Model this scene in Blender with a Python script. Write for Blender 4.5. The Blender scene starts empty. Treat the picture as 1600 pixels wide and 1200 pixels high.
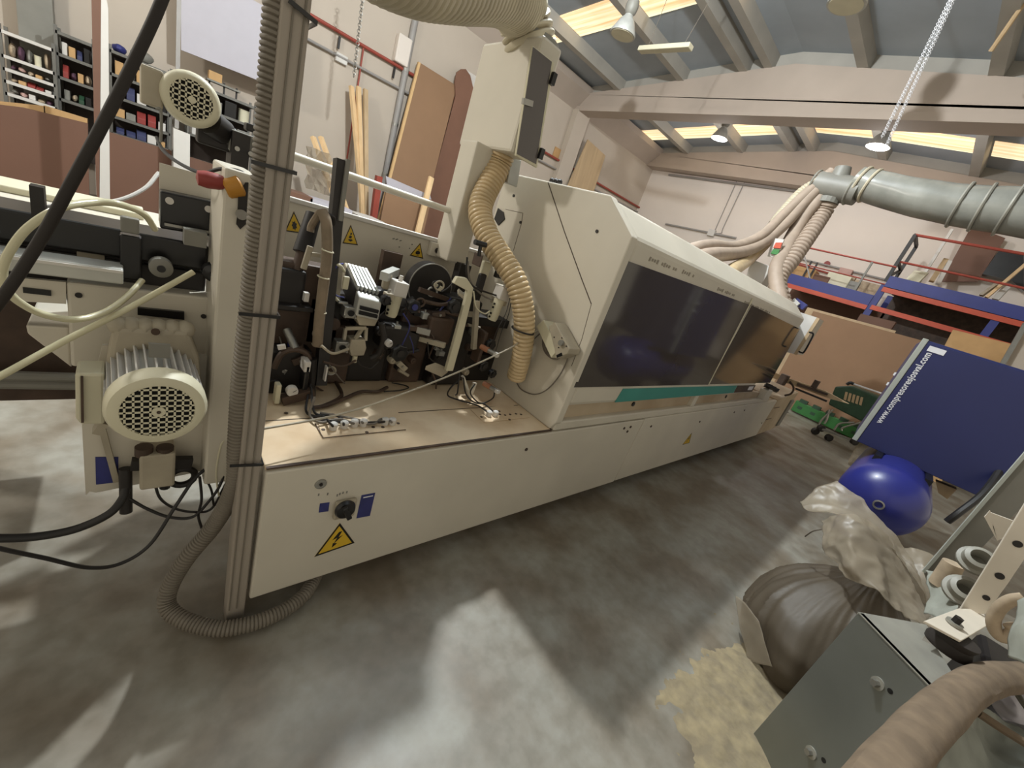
import bpy, bmesh, math, random
from mathutils import Vector, Matrix, noise
random.seed(11)
S = bpy.context.scene
COL = S.collection
V = Vector
# ------------------------------------------------------------------ camera
EYE = V((0.0, 0.0, 1.3))
FPX = 624.2676                       # focal length in pixels of the 1600 px wide frame
RIGHT = V((0.72227951, -0.6170622, 0.31232443))
DOWN = V((-0.00775453, -0.45879338, -0.88850915))
FWD = V((0.69155779, 0.63933002, -0.33616209))
cam_data = bpy.data.cameras.new('camera')
cam_data.sensor_width = 36.0
cam_data.lens = FPX / 1600 * 36.0
cam_data.clip_start = 0.02
cam = bpy.data.objects.new('camera', cam_data)
COL.objects.link(cam)
cam.matrix_world = Matrix(((RIGHT.x, -DOWN.x, -FWD.x, EYE.x), (RIGHT.y, -DOWN.y, -FWD.y, EYE.y),
                           (RIGHT.z, -DOWN.z, -FWD.z, EYE.z), (0, 0, 0, 1)))
S.camera = cam
# ------------------------------------------------------------------ light and exposure
S.view_settings.view_transform = 'Standard'
S.view_settings.look = 'None'
S.view_settings.gamma = 1.0
S.view_settings.use_curve_mapping = False
S.view_settings.exposure = 0.0
world = bpy.data.worlds.new('daylight')
S.world = world
world.use_nodes = True
wn = world.node_tree.nodes['Background']
wn.inputs[0].default_value = (1.0, 0.91, 0.74, 1)
wn.inputs[1].default_value = 0.70


def lamp_light(name, loc, power, col, rad, cone=None):
    d = bpy.data.lights.new(name, 'SPOT' if cone else 'POINT')
    if cone: d.spot_size = cone; d.spot_blend = 0.6
    d.energy = power; d.color = col; d.shadow_soft_size = rad
    o = bpy.data.objects.new(name, d); COL.objects.link(o); o.location = loc
    return o


lamp_light('high_bay_or_fill_light', (2.0, 2.76, 4.45), 790, (0.94, 0.99, 1.0), 0.06)
lamp_light('high_bay_or_fill_light', (9.0, 5.05, 4.22), 52, (1.0, 0.96, 0.93), 0.1)
lamp_light('high_bay_or_fill_light', (9.0, 2.3, 4.25), 66, (1.0, 0.97, 0.96), 0.1)
lamp_light('high_bay_or_fill_light', (-2.6, 3.7, 3.4), 300, (1.0, 0.95, 0.86), 0.2)  # unseen fill light, added to brighten the hood end and deck


def ray(px, py):
    return RIGHT * ((px - 800) / FPX) + DOWN * ((py - 600) / FPX) + FWD


def at(px, py, x=None, y=None, z=None):
    """the point of a real plane (x, y or z fixed) that the photo shows at a pixel"""
    r = ray(px, py)
    if x is not None: t = x / r.x
    elif y is not None: t = y / r.y
    else: t = (z - EYE.z) / r.z
    return EYE + r * t


# ------------------------------------------------------------------ materials
def lin(c):
    return tuple((v / 255 / 12.92) if v / 255 <= 0.04045 else ((v / 255 + 0.055) / 1.055) ** 2.4 for v in c) + (1.0,)


MATS = {}


def mat(name, col, rough=0.55, metal=0.0, vary=0.12, scale=6.0, col2=None, bump=0.0, coat=0.0, trans=0.0, alpha=1.0, emit=None, stretch=None, contrast=(0.35, 0.7), spec=0.5):
    if name in MATS: return MATS[name]
    m = bpy.data.materials.new(name); MATS[name] = m
    m.use_nodes = True
    nt = m.node_tree; N = nt.nodes; L = nt.links
    b = N['Principled BSDF']
    b.inputs['Roughness'].default_value = rough
    b.inputs['Metallic'].default_value = metal
    b.inputs['Specular IOR Level'].default_value = spec
    if coat: b.inputs['Coat Weight'].default_value = coat
    if trans: b.inputs['Transmission Weight'].default_value = trans
    if alpha < 1: b.inputs['Alpha'].default_value = alpha
    tc = N.new('ShaderNodeTexCoord'); mp = N.new('ShaderNodeMapping')
    if stretch: mp.inputs['Scale'].default_value = stretch
    L.new(tc.outputs['Object'], mp.inputs[0])
    nz = N.new('ShaderNodeTexNoise'); nz.inputs['Scale'].default_value = scale; nz.inputs['Detail'].default_value = 6
    L.new(mp.outputs[0], nz.inputs[0])
    rp = N.new('ShaderNodeValToRGB')
    rp.color_ramp.elements[0].position = contrast[0]; rp.color_ramp.elements[1].position = contrast[1]
    c = lin(col)
    c2 = lin(col2) if col2 else tuple(v * (1 - vary) for v in c[:3]) + (1,)
    rp.color_ramp.elements[0].color = c2; rp.color_ramp.elements[1].color = c
    L.new(nz.outputs[0], rp.inputs[0]); L.new(rp.outputs[0], b.inputs['Base Color'])
    if bump:
        bp = N.new('ShaderNodeBump'); bp.inputs['Strength'].default_value = bump; bp.inputs['Distance'].default_value = 0.01
        L.new(nz.outputs[0], bp.inputs['Height']); L.new(bp.outputs[0], b.inputs['Normal'])
    if emit:
        b.inputs['Emission Color'].default_value = lin(emit[0]); b.inputs['Emission Strength'].default_value = emit[1]
    return m


M_white = mat('machine_enamel', (206, 199, 184), 0.42, vary=0.10, scale=3.0)
M_dirty = mat('dusty_machine_enamel', (196, 180, 156), 0.6, scale=2.2, col2=(160, 140, 112))
M_deck = mat('dusty_deck', (226, 206, 176), 0.5, scale=5.0, col2=(200, 172, 136), contrast=(0.3, 0.62))
M_dark = mat('dark_steel', (44, 40, 38), 0.5, 0.2, vary=0.4, scale=14)
M_black = mat('black_plastic', (26, 25, 26), 0.28, vary=0.3)
M_rubber = mat('black_rubber', (42, 35, 30), 0.7, vary=0.3)
M_steel = mat('bare_steel', (168, 166, 160), 0.35, 0.8, vary=0.2, scale=12)
M_galv = mat('galvanised_steel', (164, 162, 152), 0.45, 0.3, vary=0.25, scale=9)
M_alu = mat('cast_aluminium', (190, 190, 184), 0.45, 0.4, vary=0.15, scale=12)
M_grey = mat('grey_enamel', (128, 126, 118), 0.5, vary=0.15)
M_gearb = mat('beige_cast_housing', (176, 166, 146), 0.6, vary=0.25, scale=10)
M_brown = mat('oily_brown_steel', (84, 66, 54), 0.6, 0.1, vary=0.45, scale=12)
M_teal = mat('teal_film', (62, 140, 130), 0.5, vary=0.1)
M_yellow = mat('yellow_sticker', (214, 176, 44), 0.5, vary=0.08)
M_bluest = mat('blue_sticker', (52, 56, 120), 0.5, vary=0.25, scale=30)
M_red = mat('red_plastic', (142, 54, 48), 0.5, vary=0.2)
M_amber = mat('amber_plastic', (190, 132, 40), 0.45, vary=0.3)
M_cream = mat('cream_plastic', (208, 202, 176), 0.5, vary=0.1)
M_hosey = mat('yellowed_hose', (206, 182, 142), 0.3, vary=0.22, scale=10)
M_hosew = mat('dusty_white_hose', (196, 186, 162), 0.5, vary=0.15, scale=8)
M_hoseg = mat('grey_corrugated_hose', (122, 114, 102), 0.6, vary=0.2, scale=10)
M_hosep = mat('pinkish_dusty_hose', (166, 148, 132), 0.6, vary=0.18, scale=9)
M_clear = mat('clear_tube', (206, 200, 168), 0.2, vary=0.1)
M_duct = mat('clear_film_duct', (150, 150, 142), 0.25, vary=0.3, scale=5, bump=0.15)
M_cable = mat('black_cable', (36, 33, 32), 0.55, vary=0.2)
M_cableg = mat('grey_cable', (120, 112, 102), 0.55, vary=0.2)
M_sleeve = mat('dusty_cloth_sleeve', (142, 126, 106), 0.85, vary=0.25, scale=25, bump=0.2)
M_postal = mat('taped_channel', (168, 158, 146), 0.5, 0.25, vary=0.22, scale=14, stretch=(1, 1, 0.08))
M_glass = mat('smoked_window', (74, 68, 64), 0.08, vary=0.2, scale=2, spec=0.45)
M_glass2 = mat('smoked_door_pane', (92, 86, 84), 0.12, vary=0.15, scale=3)
M_wall = mat('painted_wall', (190, 178, 164), 0.85, vary=0.10, scale=0.9)
M_wall2 = mat('far_painted_wall', (222, 212, 202), 0.85, vary=0.06, scale=0.8)
M_beam = mat('precast_beam', (186, 172, 160), 0.8, vary=0.10, scale=1.5)
M_roof = mat('roof_sheet', (168, 176, 184), 0.8, vary=0.2, scale=1.0)
M_purl = mat('concrete_purlin', (176, 172, 164), 0.8, vary=0.15, scale=2)
M_mdf = mat('mdf_board', (144, 112, 84), 0.75, vary=0.08, scale=3)
M_mdf2 = mat('dark_board', (124, 88, 70), 0.7, vary=0.12, scale=3)
M_mdfedge = mat('board_edge', (214, 178, 128), 0.75, vary=0.1)
M_melam = mat('brown_melamine', (112, 80, 64), 0.65, vary=0.12, scale=1.4)
M_pine = mat('pine_wood', (226, 192, 146), 0.7, vary=0.2, scale=10, stretch=(1, 1, 0.1))
M_oak = mat('oak_laminate', (190, 164, 128), 0.6, vary=0.18, scale=12, stretch=(1, 1, 0.06))
M_sheetw = mat('white_laminate', (206, 202, 196), 0.5, vary=0.05)
M_sheetl = mat('lavender_white_board', (182, 178, 186), 0.6, vary=0.04)
M_rackb = mat('rack_blue', (46, 54, 128), 0.5, vary=0.15, scale=4)
M_racko = mat('rack_orange', (196, 78, 48), 0.5, vary=0.15, scale=4)
M_railr = mat('rail_red', (160, 70, 56), 0.55, vary=0.15)
M_rust = mat('red_oxide_pipe', (150, 66, 52), 0.6, vary=0.15)
M_grpipe = mat('grey_pipe', (150, 146, 142), 0.5, vary=0.1)
M_whpipe = mat('white_tube', (222, 216, 200), 0.4, vary=0.08)
M_compb = mat('compressor_blue', (36, 42, 88), 0.42, vary=0.12, scale=2)
M_tank = mat('tank_blue', (40, 45, 122), 0.34, vary=0.12, scale=2, coat=0.15)
M_compg = mat('compressor_grey_edge', (168, 172, 164), 0.5, vary=0.1)
M_print = mat('white_print', (222, 222, 226), 0.5, vary=0.04)
M_green = mat('green_plastic', (52, 120, 56), 0.5, vary=0.2, scale=8)
M_greend = mat('dark_green_plastic', (44, 76, 54), 0.5, vary=0.3, scale=12)
M_dust = mat('sawdust', (160, 145, 114), 0.95, scale=22, col2=(134, 122, 100), bump=0.6)
M_bracket = mat('zinc_plate', (140, 143, 138), 0.4, 0.7, vary=0.15, scale=4)
M_perf = mat('white_bracket', (214, 204, 188), 0.5, vary=0.1)
M_cloth = mat('grey_cloth', (150, 152, 142), 0.9, vary=0.18, scale=14, bump=0.3)
M_clothb = mat('brown_cloth', (126, 108, 88), 0.9, vary=0.35, scale=16, bump=0.4, stretch=(1, 1, 1))
M_carton = mat('cardboard', (190, 152, 104), 0.8, vary=0.12)
M_shelf = mat('grey_shelving', (112, 110, 104), 0.55, 0.2, vary=0.2)
M_ink = mat('faded_ink', (158, 150, 136), .6, vary=.2)
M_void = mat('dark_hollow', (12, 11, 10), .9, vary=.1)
M_flange = mat('greyish_plastic', (150, 147, 136), .5, vary=.12)
M_bin = mat('dull_blue_bin', (58, 62, 96), .6, vary=.2)
M_copper = mat('copper_tan', (178, 122, 92), .5, vary=.2)
M_shelfd = mat('dark_shelf_back', (74, 66, 62), 0.8, vary=0.2)

# dusty plastic film: part see-through
def film(name, col, a, rough=0.35):
    m = mat(name, col, rough, vary=0.25, scale=6, bump=0.2)
    nt = m.node_tree; N = nt.nodes; L = nt.links
    b = N['Principled BSDF']; out = N['Material Output']
    tr = N.new('ShaderNodeBsdfTransparent'); mx = N.new('ShaderNodeMixShader'); tl = N.new('ShaderNodeBsdfTranslucent')
    m2 = N.new('ShaderNodeMixShader'); tl.inputs[0].default_value = lin(col); m2.inputs[0].default_value = 0.35
    L.new(b.outputs[0], m2.inputs[1]); L.new(tl.outputs[0], m2.inputs[2])
    mx.inputs[0].default_value = a
    L.new(tr.outputs[0], mx.inputs[1]); L.new(m2.outputs[0], mx.inputs[2]); L.new(mx.outputs[0], out.inputs[0])
    return m


M_film = film('plastic_film', (190, 178, 158), 0.5)
M_bagfull = film('dusty_sack_film', (104, 93, 78), 0.97, 0.52)

# concrete floor
M_floor = mat('concrete_floor', (150, 147, 137), 0.42, scale=3.6, col2=(121, 111, 96), contrast=(0.36, 0.64))
_nt = M_floor.node_tree; _N = _nt.nodes; _L = _nt.links
_b = _N['Principled BSDF']
_mix = _N.new('ShaderNodeMixRGB'); _mix.blend_type = 'MULTIPLY'; _mix.inputs[0].default_value = 0.55
_n2 = _N.new('ShaderNodeTexNoise'); _n2.inputs['Scale'].default_value = 17; _n2.inputs['Detail'].default_value = 8
_r2 = _N.new('ShaderNodeValToRGB'); _r2.color_ramp.elements[0].position = 0.36; _r2.color_ramp.elements[1].position = 0.6
_r2.color_ramp.elements[0].color = (0.68, 0.66, 0.62, 1)
_tc = _N.new('ShaderNodeTexCoord'); _L.new(_tc.outputs['Object'], _n2.inputs[0]); _L.new(_n2.outputs[0], _r2.inputs[0])
_src = _b.inputs['Base Color'].links[0].from_socket
_L.new(_src, _mix.inputs[1]); _L.new(_r2.outputs[0], _mix.inputs[2]); _L.new(_mix.outputs[0], _b.inputs['Base Color'])
_rr = _N.new('ShaderNodeMapRange'); _rr.inputs[3].default_value = 0.28; _rr.inputs[4].default_value = 0.6
_L.new(_n2.outputs[0], _rr.inputs[0]); _L.new(_rr.outputs[0], _b.inputs['Roughness'])

# skylight sheet: glows with daylight, ribbed warm streaks
M_sky = bpy.data.materials.new('skylight_sheet'); M_sky.use_nodes = True
_N = M_sky.node_tree.nodes; _L = M_sky.node_tree.links
_tc = _N.new('ShaderNodeTexCoord'); _mp = _N.new('ShaderNodeMapping'); _mp.inputs['Scale'].default_value = (9, 0.25, 1)
_nz = _N.new('ShaderNodeTexNoise'); _nz.inputs['Scale'].default_value = 1.6; _nz.inputs['Detail'].default_value = 3
_rp = _N.new('ShaderNodeValToRGB')
_rp.color_ramp.elements[0].position = 0.3; _rp.color_ramp.elements[0].color = lin((240, 176, 120))
_rp.color_ramp.elements[1].position = 0.62; _rp.color_ramp.elements[1].color = lin((255, 246, 206))
_b = _N['Principled BSDF']; _b.inputs['Roughness'].default_value = 0.6
_L.new(_tc.outputs['Object'], _mp.inputs[0]); _L.new(_mp.outputs[0], _nz.inputs[0]); _L.new(_nz.outputs[0], _rp.inputs[0])
_L.new(_rp.outputs[0], _b.inputs['Base Color']); _L.new(_rp.outputs[0], _b.inputs['Emission Color']); _b.inputs['Emission Strength'].default_value = 0.95
M_lit = mat('lit_lamp_lens', (245, 248, 255), 0.4, vary=0.02, emit=((235, 240, 255), 20.0))


# ------------------------------------------------------------------ mesh helpers
def frame(d):
    d = d.normalized()
    u = d.orthogonal().normalized()
    return d, u, d.cross(u)


def spline(pts, k=8):
    pts = [V(p) for p in pts]
    if len(pts) < 3: return pts
    out = []
    P = [pts[0] * 2 - pts[1]] + pts + [pts[-1] * 2 - pts[-2]]
    for i in range(1, len(P) - 2):
        a, b, c, d = P[i - 1:i + 3]
        for j in range(k):
            t = j / k
            out.append(0.5 * ((2 * b) + (c - a) * t + (2 * a - 5 * b + 4 * c - d) * t * t + (3 * b - a - 3 * c + d) * t ** 3))
    out.append(pts[-1])
    return out


class MB:
    def __init__(s): s.bm = bmesh.new()

    def face(s, pts):
        try: return s.bm.faces.new([s.bm.verts.new(V(p)) for p in pts])
        except ValueError: pass

    def prism(s, poly, vec):
        vec = V(vec); a = [s.bm.verts.new(V(p)) for p in poly]; b = [s.bm.verts.new(V(p) + vec) for p in poly]
        s.bm.faces.new(a); s.bm.faces.new(b[::-1]); n = len(a)
        for i in range(n): s.bm.faces.new((a[i], b[i], b[(i + 1) % n], a[(i + 1) % n]))
        return s

    def box(s, a, b):
        (x0, y0, z0), (x1, y1, z1) = a, b
        return s.prism([(x0, y0, z0), (x1, y0, z0), (x1, y1, z0), (x0, y1, z0)], (0, 0, z1 - z0))

    def obox(s, c, ax, size):
        """box by centre, direction of its length, size (length, width, height); third axis as near to up as possible"""
        d = V(ax).normalized(); up = V((0, 0, 1)) if abs(d.z) < 0.95 else V((0, 1, 0))
        w = up.cross(d).normalized(); h = d.cross(w)
        c = V(c); l, b, t = size
        o = c - d * l / 2 - w * b / 2 - h * t / 2
        return s.prism([o, o + d * l, o + d * l + w * b, o + w * b], h * t)

    def bar(s, p0, p1, w, h):
        p0 = V(p0); p1 = V(p1)
        return s.obox((p0 + p1) / 2, p1 - p0, ((p1 - p0).length, w, h))

    def rings(s, R, cap=True, closed=False):
        vs = [[s.bm.verts.new(p) for p in r] for r in R]
        n = len(vs[0]); m = len(vs)
        for i in range(m if closed else m - 1):
            a, b = vs[i], vs[(i + 1) % m]
            for j in range(n): s.bm.faces.new((a[j], a[(j + 1) % n], b[(j + 1) % n], b[j]))
        if cap and not closed:
            s.bm.faces.new(vs[0][::-1]); s.bm.faces.new(vs[-1])
        return s

    def lathe(s, p0, ax, prof, n=20):
        d, u, w = frame(V(ax)); p0 = V(p0); R = []
        for t, r in prof:
            R.append([p0 + d * t + (u * math.cos(6.28318 * k / n) + w * math.sin(6.28318 * k / n)) * max(r, 1e-4) for k in range(n)])
        return s.rings(R)

    def cyl(s, p0, p1, r, r2=None, n=16):
        p0 = V(p0); p1 = V(p1)
        return s.lathe(p0, p1 - p0, [(0, r), ((p1 - p0).length, r if r2 is None else r2)], n)

    def tube(s, pts, r, n=8, k=8, rib=0.0, pitch=0.02, closed=False, flat=1.0):
        P = spline(pts, k)
        if rib:
            D = [0.0]
            for a, b in zip(P, P[1:]): D.append(D[-1] + (b - a).length)
            tot = D[-1]; m = max(8, int(tot / pitch * 4)); Q = []; j = 0
            for i in range(m + 1):
                t = tot * i / m
                while j < len(D) - 2 and D[j + 1] < t: j += 1
                f = (t - D[j]) / max(D[j + 1] - D[j], 1e-9); Q.append(P[j].lerp(P[j + 1], min(1, f)))
            P = Q
        R = []; u = None
        for i, p in enumerate(P):
            d = (P[min(i + 1, len(P) - 1)] - P[max(i - 1, 0)]).normalized()
            u = d.orthogonal().normalized() if u is None else (u - d * u.dot(d)).normalized()
            w = d.cross(u); rr = r[0] + (r[1] - r[0]) * i / (len(P) - 1) if isinstance(r, tuple) else r
            if rib: rr *= 1 + rib * (1, 0.6, -1.6, 0.6)[i % 4]
            R.append([p + (u * math.cos(6.28318 * q / n) + w * math.sin(6.28318 * q / n) * flat) * rr for q in range(n)])
        return s.rings(R)

    def torus(s, c, ax, R, r, n=28, k=8):
        d, u, w = frame(V(ax)); c = V(c); rr = []
        for i in range(n):
            a = 6.28318 * i / n; e = u * math.cos(a) + w * math.sin(a)
            rr.append([c + e * R + (e * math.cos(6.28318 * q / k) + d * math.sin(6.28318 * q / k)) * r for q in range(k)])
        return s.rings(rr, closed=True)

    def ball(s, c, r, n=16, m=10):
        c = V(c); r = V((r, r, r)) if not hasattr(r, '__len__') else V(r); R = []
        for i in range(m + 1):
            a = math.pi * i / m; q = max(math.sin(a), 1e-3)
            R.append([c + V((r.x * q * math.cos(6.28318 * k / n), r.y * q * math.sin(6.28318 * k / n), -r.z * math.cos(a))) for k in range(n)])
        return s.rings(R)

    def grid(s, G):
        vs = [[s.bm.verts.new(V(p)) for p in row] for row in G]
        for i in range(len(vs) - 1):
            for j in range(len(vs[0]) - 1): s.bm.faces.new((vs[i][j], vs[i][j + 1], vs[i + 1][j + 1], vs[i + 1][j]))
        return s

    def build(s, name, m, parent=None, bevel=0.0, smooth=False, solid=0.0, origin=None):
        bm = s.bm
        bmesh.ops.recalc_face_normals(bm, faces=bm.faces[:])
        if parent is not None:
            top = parent
            while top.parent: top = top.parent
            o0 = V(top.location)
        elif origin is not None: o0 = V(origin)
        else:
            c = [v.co for v in bm.verts]
            o0 = V(((min(p.x for p in c) + max(p.x for p in c)) / 2, (min(p.y for p in c) + max(p.y for p in c)) / 2, min(p.z for p in c)))
        for v in bm.verts: v.co -= o0
        if smooth:
            for f in bm.faces: f.smooth = True
        me = bpy.data.meshes.new(name); bm.to_mesh(me); bm.free()
        o = bpy.data.objects.new(name, me); COL.objects.link(o)
        if parent is not None: o.parent = parent
        else: o.location = o0
        me.materials.append(m)
        if solid:
            k = o.modifiers.new('thickness', 'SOLIDIFY'); k.thickness = solid; k.offset = 0
        if bevel:
            k = o.modifiers.new('edge', 'BEVEL'); k.width = bevel; k.segments = 2; k.limit_method = 'ANGLE'
        if smooth and hasattr(me, 'set_sharp_from_angle'): me.set_sharp_from_angle(angle=math.radians(38))
        return o


def tag(o, label=None, cat=None, group=None, kind=None):
    if label: o['label'] = label
    if cat: o['category'] = cat
    if group: o['group'] = group
    if kind: o['kind'] = kind
    return o


def thing(name, loc, label, cat, group=None):
    o = bpy.data.objects.new(name, None); COL.objects.link(o); o.location = loc; o.empty_display_size = 0.1
    return tag(o, label, cat, group)


def struct(o):
    o['kind'] = 'structure'; return o


def bx(name, a, b, m, parent=None, bevel=0.0):
    return MB().box(a, b).build(name, m, parent, bevel)


def copy_thing(src, offset, label, group=None):
    c = src.copy(); COL.objects.link(c); c.location = V(src.location) + V(offset); c['label'] = label
    if group: c['group'] = group
    for ch in src.children:
        d = ch.copy(); COL.objects.link(d); d.parent = c
        for g in ch.children:
            e = g.copy(); COL.objects.link(e); e.parent = d
    return c
# ------------------------------------------------------------------ the hall
YW, XF = 8.08, 11.5                  # side wall and end wall
EAVE, RIDGE, YR = 4.83, 5.28, 3.6


def roof_z(y):
    return RIDGE - 0.1 * abs(y - YR)


struct(MB().box((-3.2, -4.0, -0.1), (XF, YW, 0.0)).build('floor', M_floor, origin=(0, 0, 0)))
struct(MB().box((-3.2, YW, 0.0), (XF + 0.2, YW + 0.2, 4.84)).build('wall_side', M_wall))
struct(MB().prism([(XF, -4.0, 0), (XF, YW, 0), (XF, YW, roof_z(YW)), (XF, YR, roof_z(YR)), (XF, -4.0, roof_z(-4.0))], (0.2, 0, 0)).build('wall_end', M_wall2))
mb = MB()
for ya, yb in ((YW + 0.2, YR), (YR, -4.0)):
    mb.prism([(-3.2, ya, roof_z(ya)), (XF + 0.2, ya, roof_z(ya)), (XF + 0.2, yb, roof_z(yb)), (-3.2, yb, roof_z(yb))], (0, 0, 0.06))
struct(mb.build('ceiling', M_roof))
k = 0
for x, tag_ in ((7.65, 'truss'), (11.14, 'end')):
    mb = MB(); zb = 4.42
    mb.prism([(x, YW, zb), (x, YW, EAVE - 0.16), (x, YR, RIDGE - 0.2), (x, -3.5, roof_z(-3.5) - 0.2), (x, -3.5, zb)], (0.3, 0, 0))
    mb.box((x - 0.035, -3.5, zb - 0.1), (x + 0.335, YW, zb))
    k += 1
    struct(mb.build('trim_%d' % k, M_beam))
    struct(MB().prism([(x + .08, YW, EAVE - 0.18), (x + .08, YW, roof_z(YW) + .01), (x + .08, YR, RIDGE + .01), (x + .08, -3.5, roof_z(-3.5) + .01), (x + .08, -3.5, roof_z(-3.5) - 0.22), (x + .08, YR, RIDGE - 0.22)], (0.14, 0, 0)).build('trim_%d' % (k + 20), M_purl))
# wall pilasters and the gutter beam over the side wall
struct(MB().box((7.6, YW - 0.16, 0), (8.05, YW, 4.35)).build('trim_3', M_wall))
struct(MB().prism([(-3.2, YW, 4.34), (-3.2, YW, 4.8), (-3.2, YW - 0.3, 4.8), (-3.2, YW - 0.3, 4.66)], (XF + 3.2, 0, 0)).build('trim_4', M_beam))
k = 5
for y in (7.0, 5.55, 4.4, 4.0, 2.65, 1.2, -0.3):
    struct(MB().box((-3.2, y - 0.07, roof_z(y) - 0.2), (XF, y + 0.07, roof_z(y) + 0.01)).build('trim_%d' % k, M_purl)); k += 1
# skylight strips: one sheet between each pair of purlins
w = 1
for x0, x1 in ((5.5, 6.1), (10.05, 10.65)):
    for ya, yb in ((7.95, 7.08), (6.92, 5.63), (5.47, 4.48), (3.9, 2.74), (2.56, 1.29), (1.1, -0.2)):
        mb = MB()
        mb.prism([(x0, ya, roof_z(ya) - 0.012), (x1, ya, roof_z(ya) - 0.012), (x1, yb, roof_z(yb) - 0.012), (x0, yb, roof_z(yb) - 0.012)], (0, 0, 0.01))
        struct(mb.build('window_%d' % w, M_sky, origin=(x0, yb, 5))); w += 1


def high_bay(x, y, z, lit, label):
    t = thing('high_bay_lamp', (x, y, z), label, 'lamp', 'high bay lamps under the roof')
    MB().lathe((x, y, z), (0, 0, 1), [(0, 0.17), (0.02, 0.172), (0.16, 0.10), (0.2, 0.06), (0.22, 0.055)], 24).build('reflector', M_alu, t, smooth=True)
    MB().lathe((x, y, z + 0.22), (0, 0, 1), [(0, 0.05), (0.03, 0.075), (0.1, 0.085), (0.16, 0.075), (0.2, 0.03)], 20).build('ballast', M_grey, t, smooth=True)
    MB().cyl((x, y, z + 0.42), (x, y, roof_z(y) - 0.02), 0.008, n=8).build('rod', M_grey, t)
    MB().cyl((x, y, z - 0.005), (x, y, z + 0.012), 0.15, n=24).build('lens', M_lit if lit else M_cream, t)
    return t


high_bay(4.75, 4.6, 4.08, False, 'unlit bell shaped lamp hanging before the skylight strip near the white extraction box')
high_bay(5.06, 2.17, 4.28, False, 'unlit bell shaped lamp cut off by the upper edge of the photo')
high_bay(9.0, 5.05, 4.42, True, 'small lit lamp shining before the far skylight strip, beyond the concrete beam')
high_bay(9.0, 2.3, 4.46, True, 'brightly glaring lit lamp above the clear extraction duct')

t = thing('hanging_strip_light', (5.3, 4.3, 4.2), 'pale strip light fitting hanging on thin wires below the roof', 'lamp')
a = at(1000, 78, x=5.33); b = at(1080, 73, x=5.33)
MB().obox((a + b) / 2, b - a, ((b - a).length, 0.12, 0.06)).build('body', M_cream, t, 0.01)
d_ = V((0.05, 0, roof_z(4.7) - a.z - 0.03))
MB().cyl(a.lerp(b, .15) + V((0, 0, .03)), a.lerp(b, .15) + d_, 0.004, n=6).build('wire', M_cableg, t)
MB().cyl(a.lerp(b, .85) + V((0, 0, .03)), V((5.6, b.y + .1, roof_z(3.9) - .03)), 0.004, n=6).build('wire', M_cableg, t)

# ------------------------------------------------------------------ services on the side wall
YS = YW - 0.06
t = thing('red_pipe', at(640, 120, y=YS), 'thin red oxide pipe running high along the side wall', 'pipe')
MB().cyl(at(360, -50, y=YS), at(1000, 325, y=YS), 0.026, n=10).build('run', M_rust, t)
MB().cyl(at(568, 75, y=YS), at(540, 262, y=YS), 0.014, n=8).build('drop', M_rust, t)
for px, py in ((531, 57), (617, 105), (790, 200)):
    MB().bar(at(px, py, y=YS), at(px, py, y=YS) - V((0, 0, 0.16)), 0.03, 0.03).build('clip', M_dark, t)
tag(MB().cyl(at(400, 18, y=YS), at(640, 147, y=YS), 0.02, n=8).build('cable_conduit', M_grpipe), 'grey conduit running along the side wall below the red pipe', 'conduit')
tag(MB().cyl(at(655, 152, y=YS), at(1000, 333, y=YS), 0.02, n=8).build('cable_conduit', M_grpipe), 'grey conduit on the side wall beyond the grey drain pipe', 'conduit')
p = at(533, 92, y=YW - 0.03)
tag(MB().box((p.x - .09, YW - .07, p.z - .06), (p.x + .09, YW - .005, p.z + .06)).build('junction_box', M_sheetw, bevel=.01), 'white junction box on the side wall conduit', 'junction box')
p = at(870, 240, y=YW - 0.03)
tag(MB().box((p.x - .1, YW - .03, p.z - .1), (p.x + .1, YW - .005, p.z + .12)).build('wall_notice', M_carton), 'small brown card fixed to the wall beyond the extraction box', 'notice')
t = thing('drain_pipe', at(604, 280, y=YS), 'grey downpipe running up the side wall beside the leaning MDF board', 'pipe')
a = at(652, 5, y=YS); a.x += .02
MB().cyl((a.x, YS, 0), (a.x, YS, 4.7), 0.055, n=14).build('pipe', M_grpipe, t, smooth=True)
for z in (1.5, 2.35, 3.2):
    MB().cyl((a.x, YS, z), (a.x, YS, z + .05), 0.06, n=14).build('clamp', M_steel, t)
p = at(626, 90, y=YS)
tag(MB().prism([(p.x - .12, YW - .14, p.z - .1), (p.x + .12, YW - .14, p.z - .1), (p.x + .12, YW - .14, p.z + .3), (p.x - .12, YW - .14, p.z + .3)], (0, .135, 0)).build('wall_box', M_wall2, bevel=.02), 'cream box on the side wall next to the grey downpipe', 'box')
# chain hanging in front of the wall
a = at(571, -40, y=6.9); b = at(553, 118, y=6.9)
mb = MB(); n = 34
for i in range(n):
    c = a.lerp(b, i / (n - 1))
    mb.torus(c, (1, 0, 0) if i % 2 else (0, 1, 0), 0.022, 0.005, 8, 5)
tag(mb.build('lifting_chain', M_steel), 'thin steel chain hanging down in front of the side wall', 'chain')

# ------------------------------------------------------------------ sheets and battens leaning on the side wall
def leaning_board(name, bl, br, tl, tr, thick, m, label, cat='board', medge=None, parent=None):
    """four points of the visible face; thickness goes towards the wall"""
    n = (V(br) - V(bl)).cross(V(tl) - V(bl)).normalized()
    if n.y < 0 and abs(n.y) > abs(n.x): n = -n
    if abs(n.x) > abs(n.y) and n.x < 0: n = -n
    o = MB().prism([bl, br, tr, tl], n * thick).build(name, m, bevel=0.003)
    return tag(o, label, cat)


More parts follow.
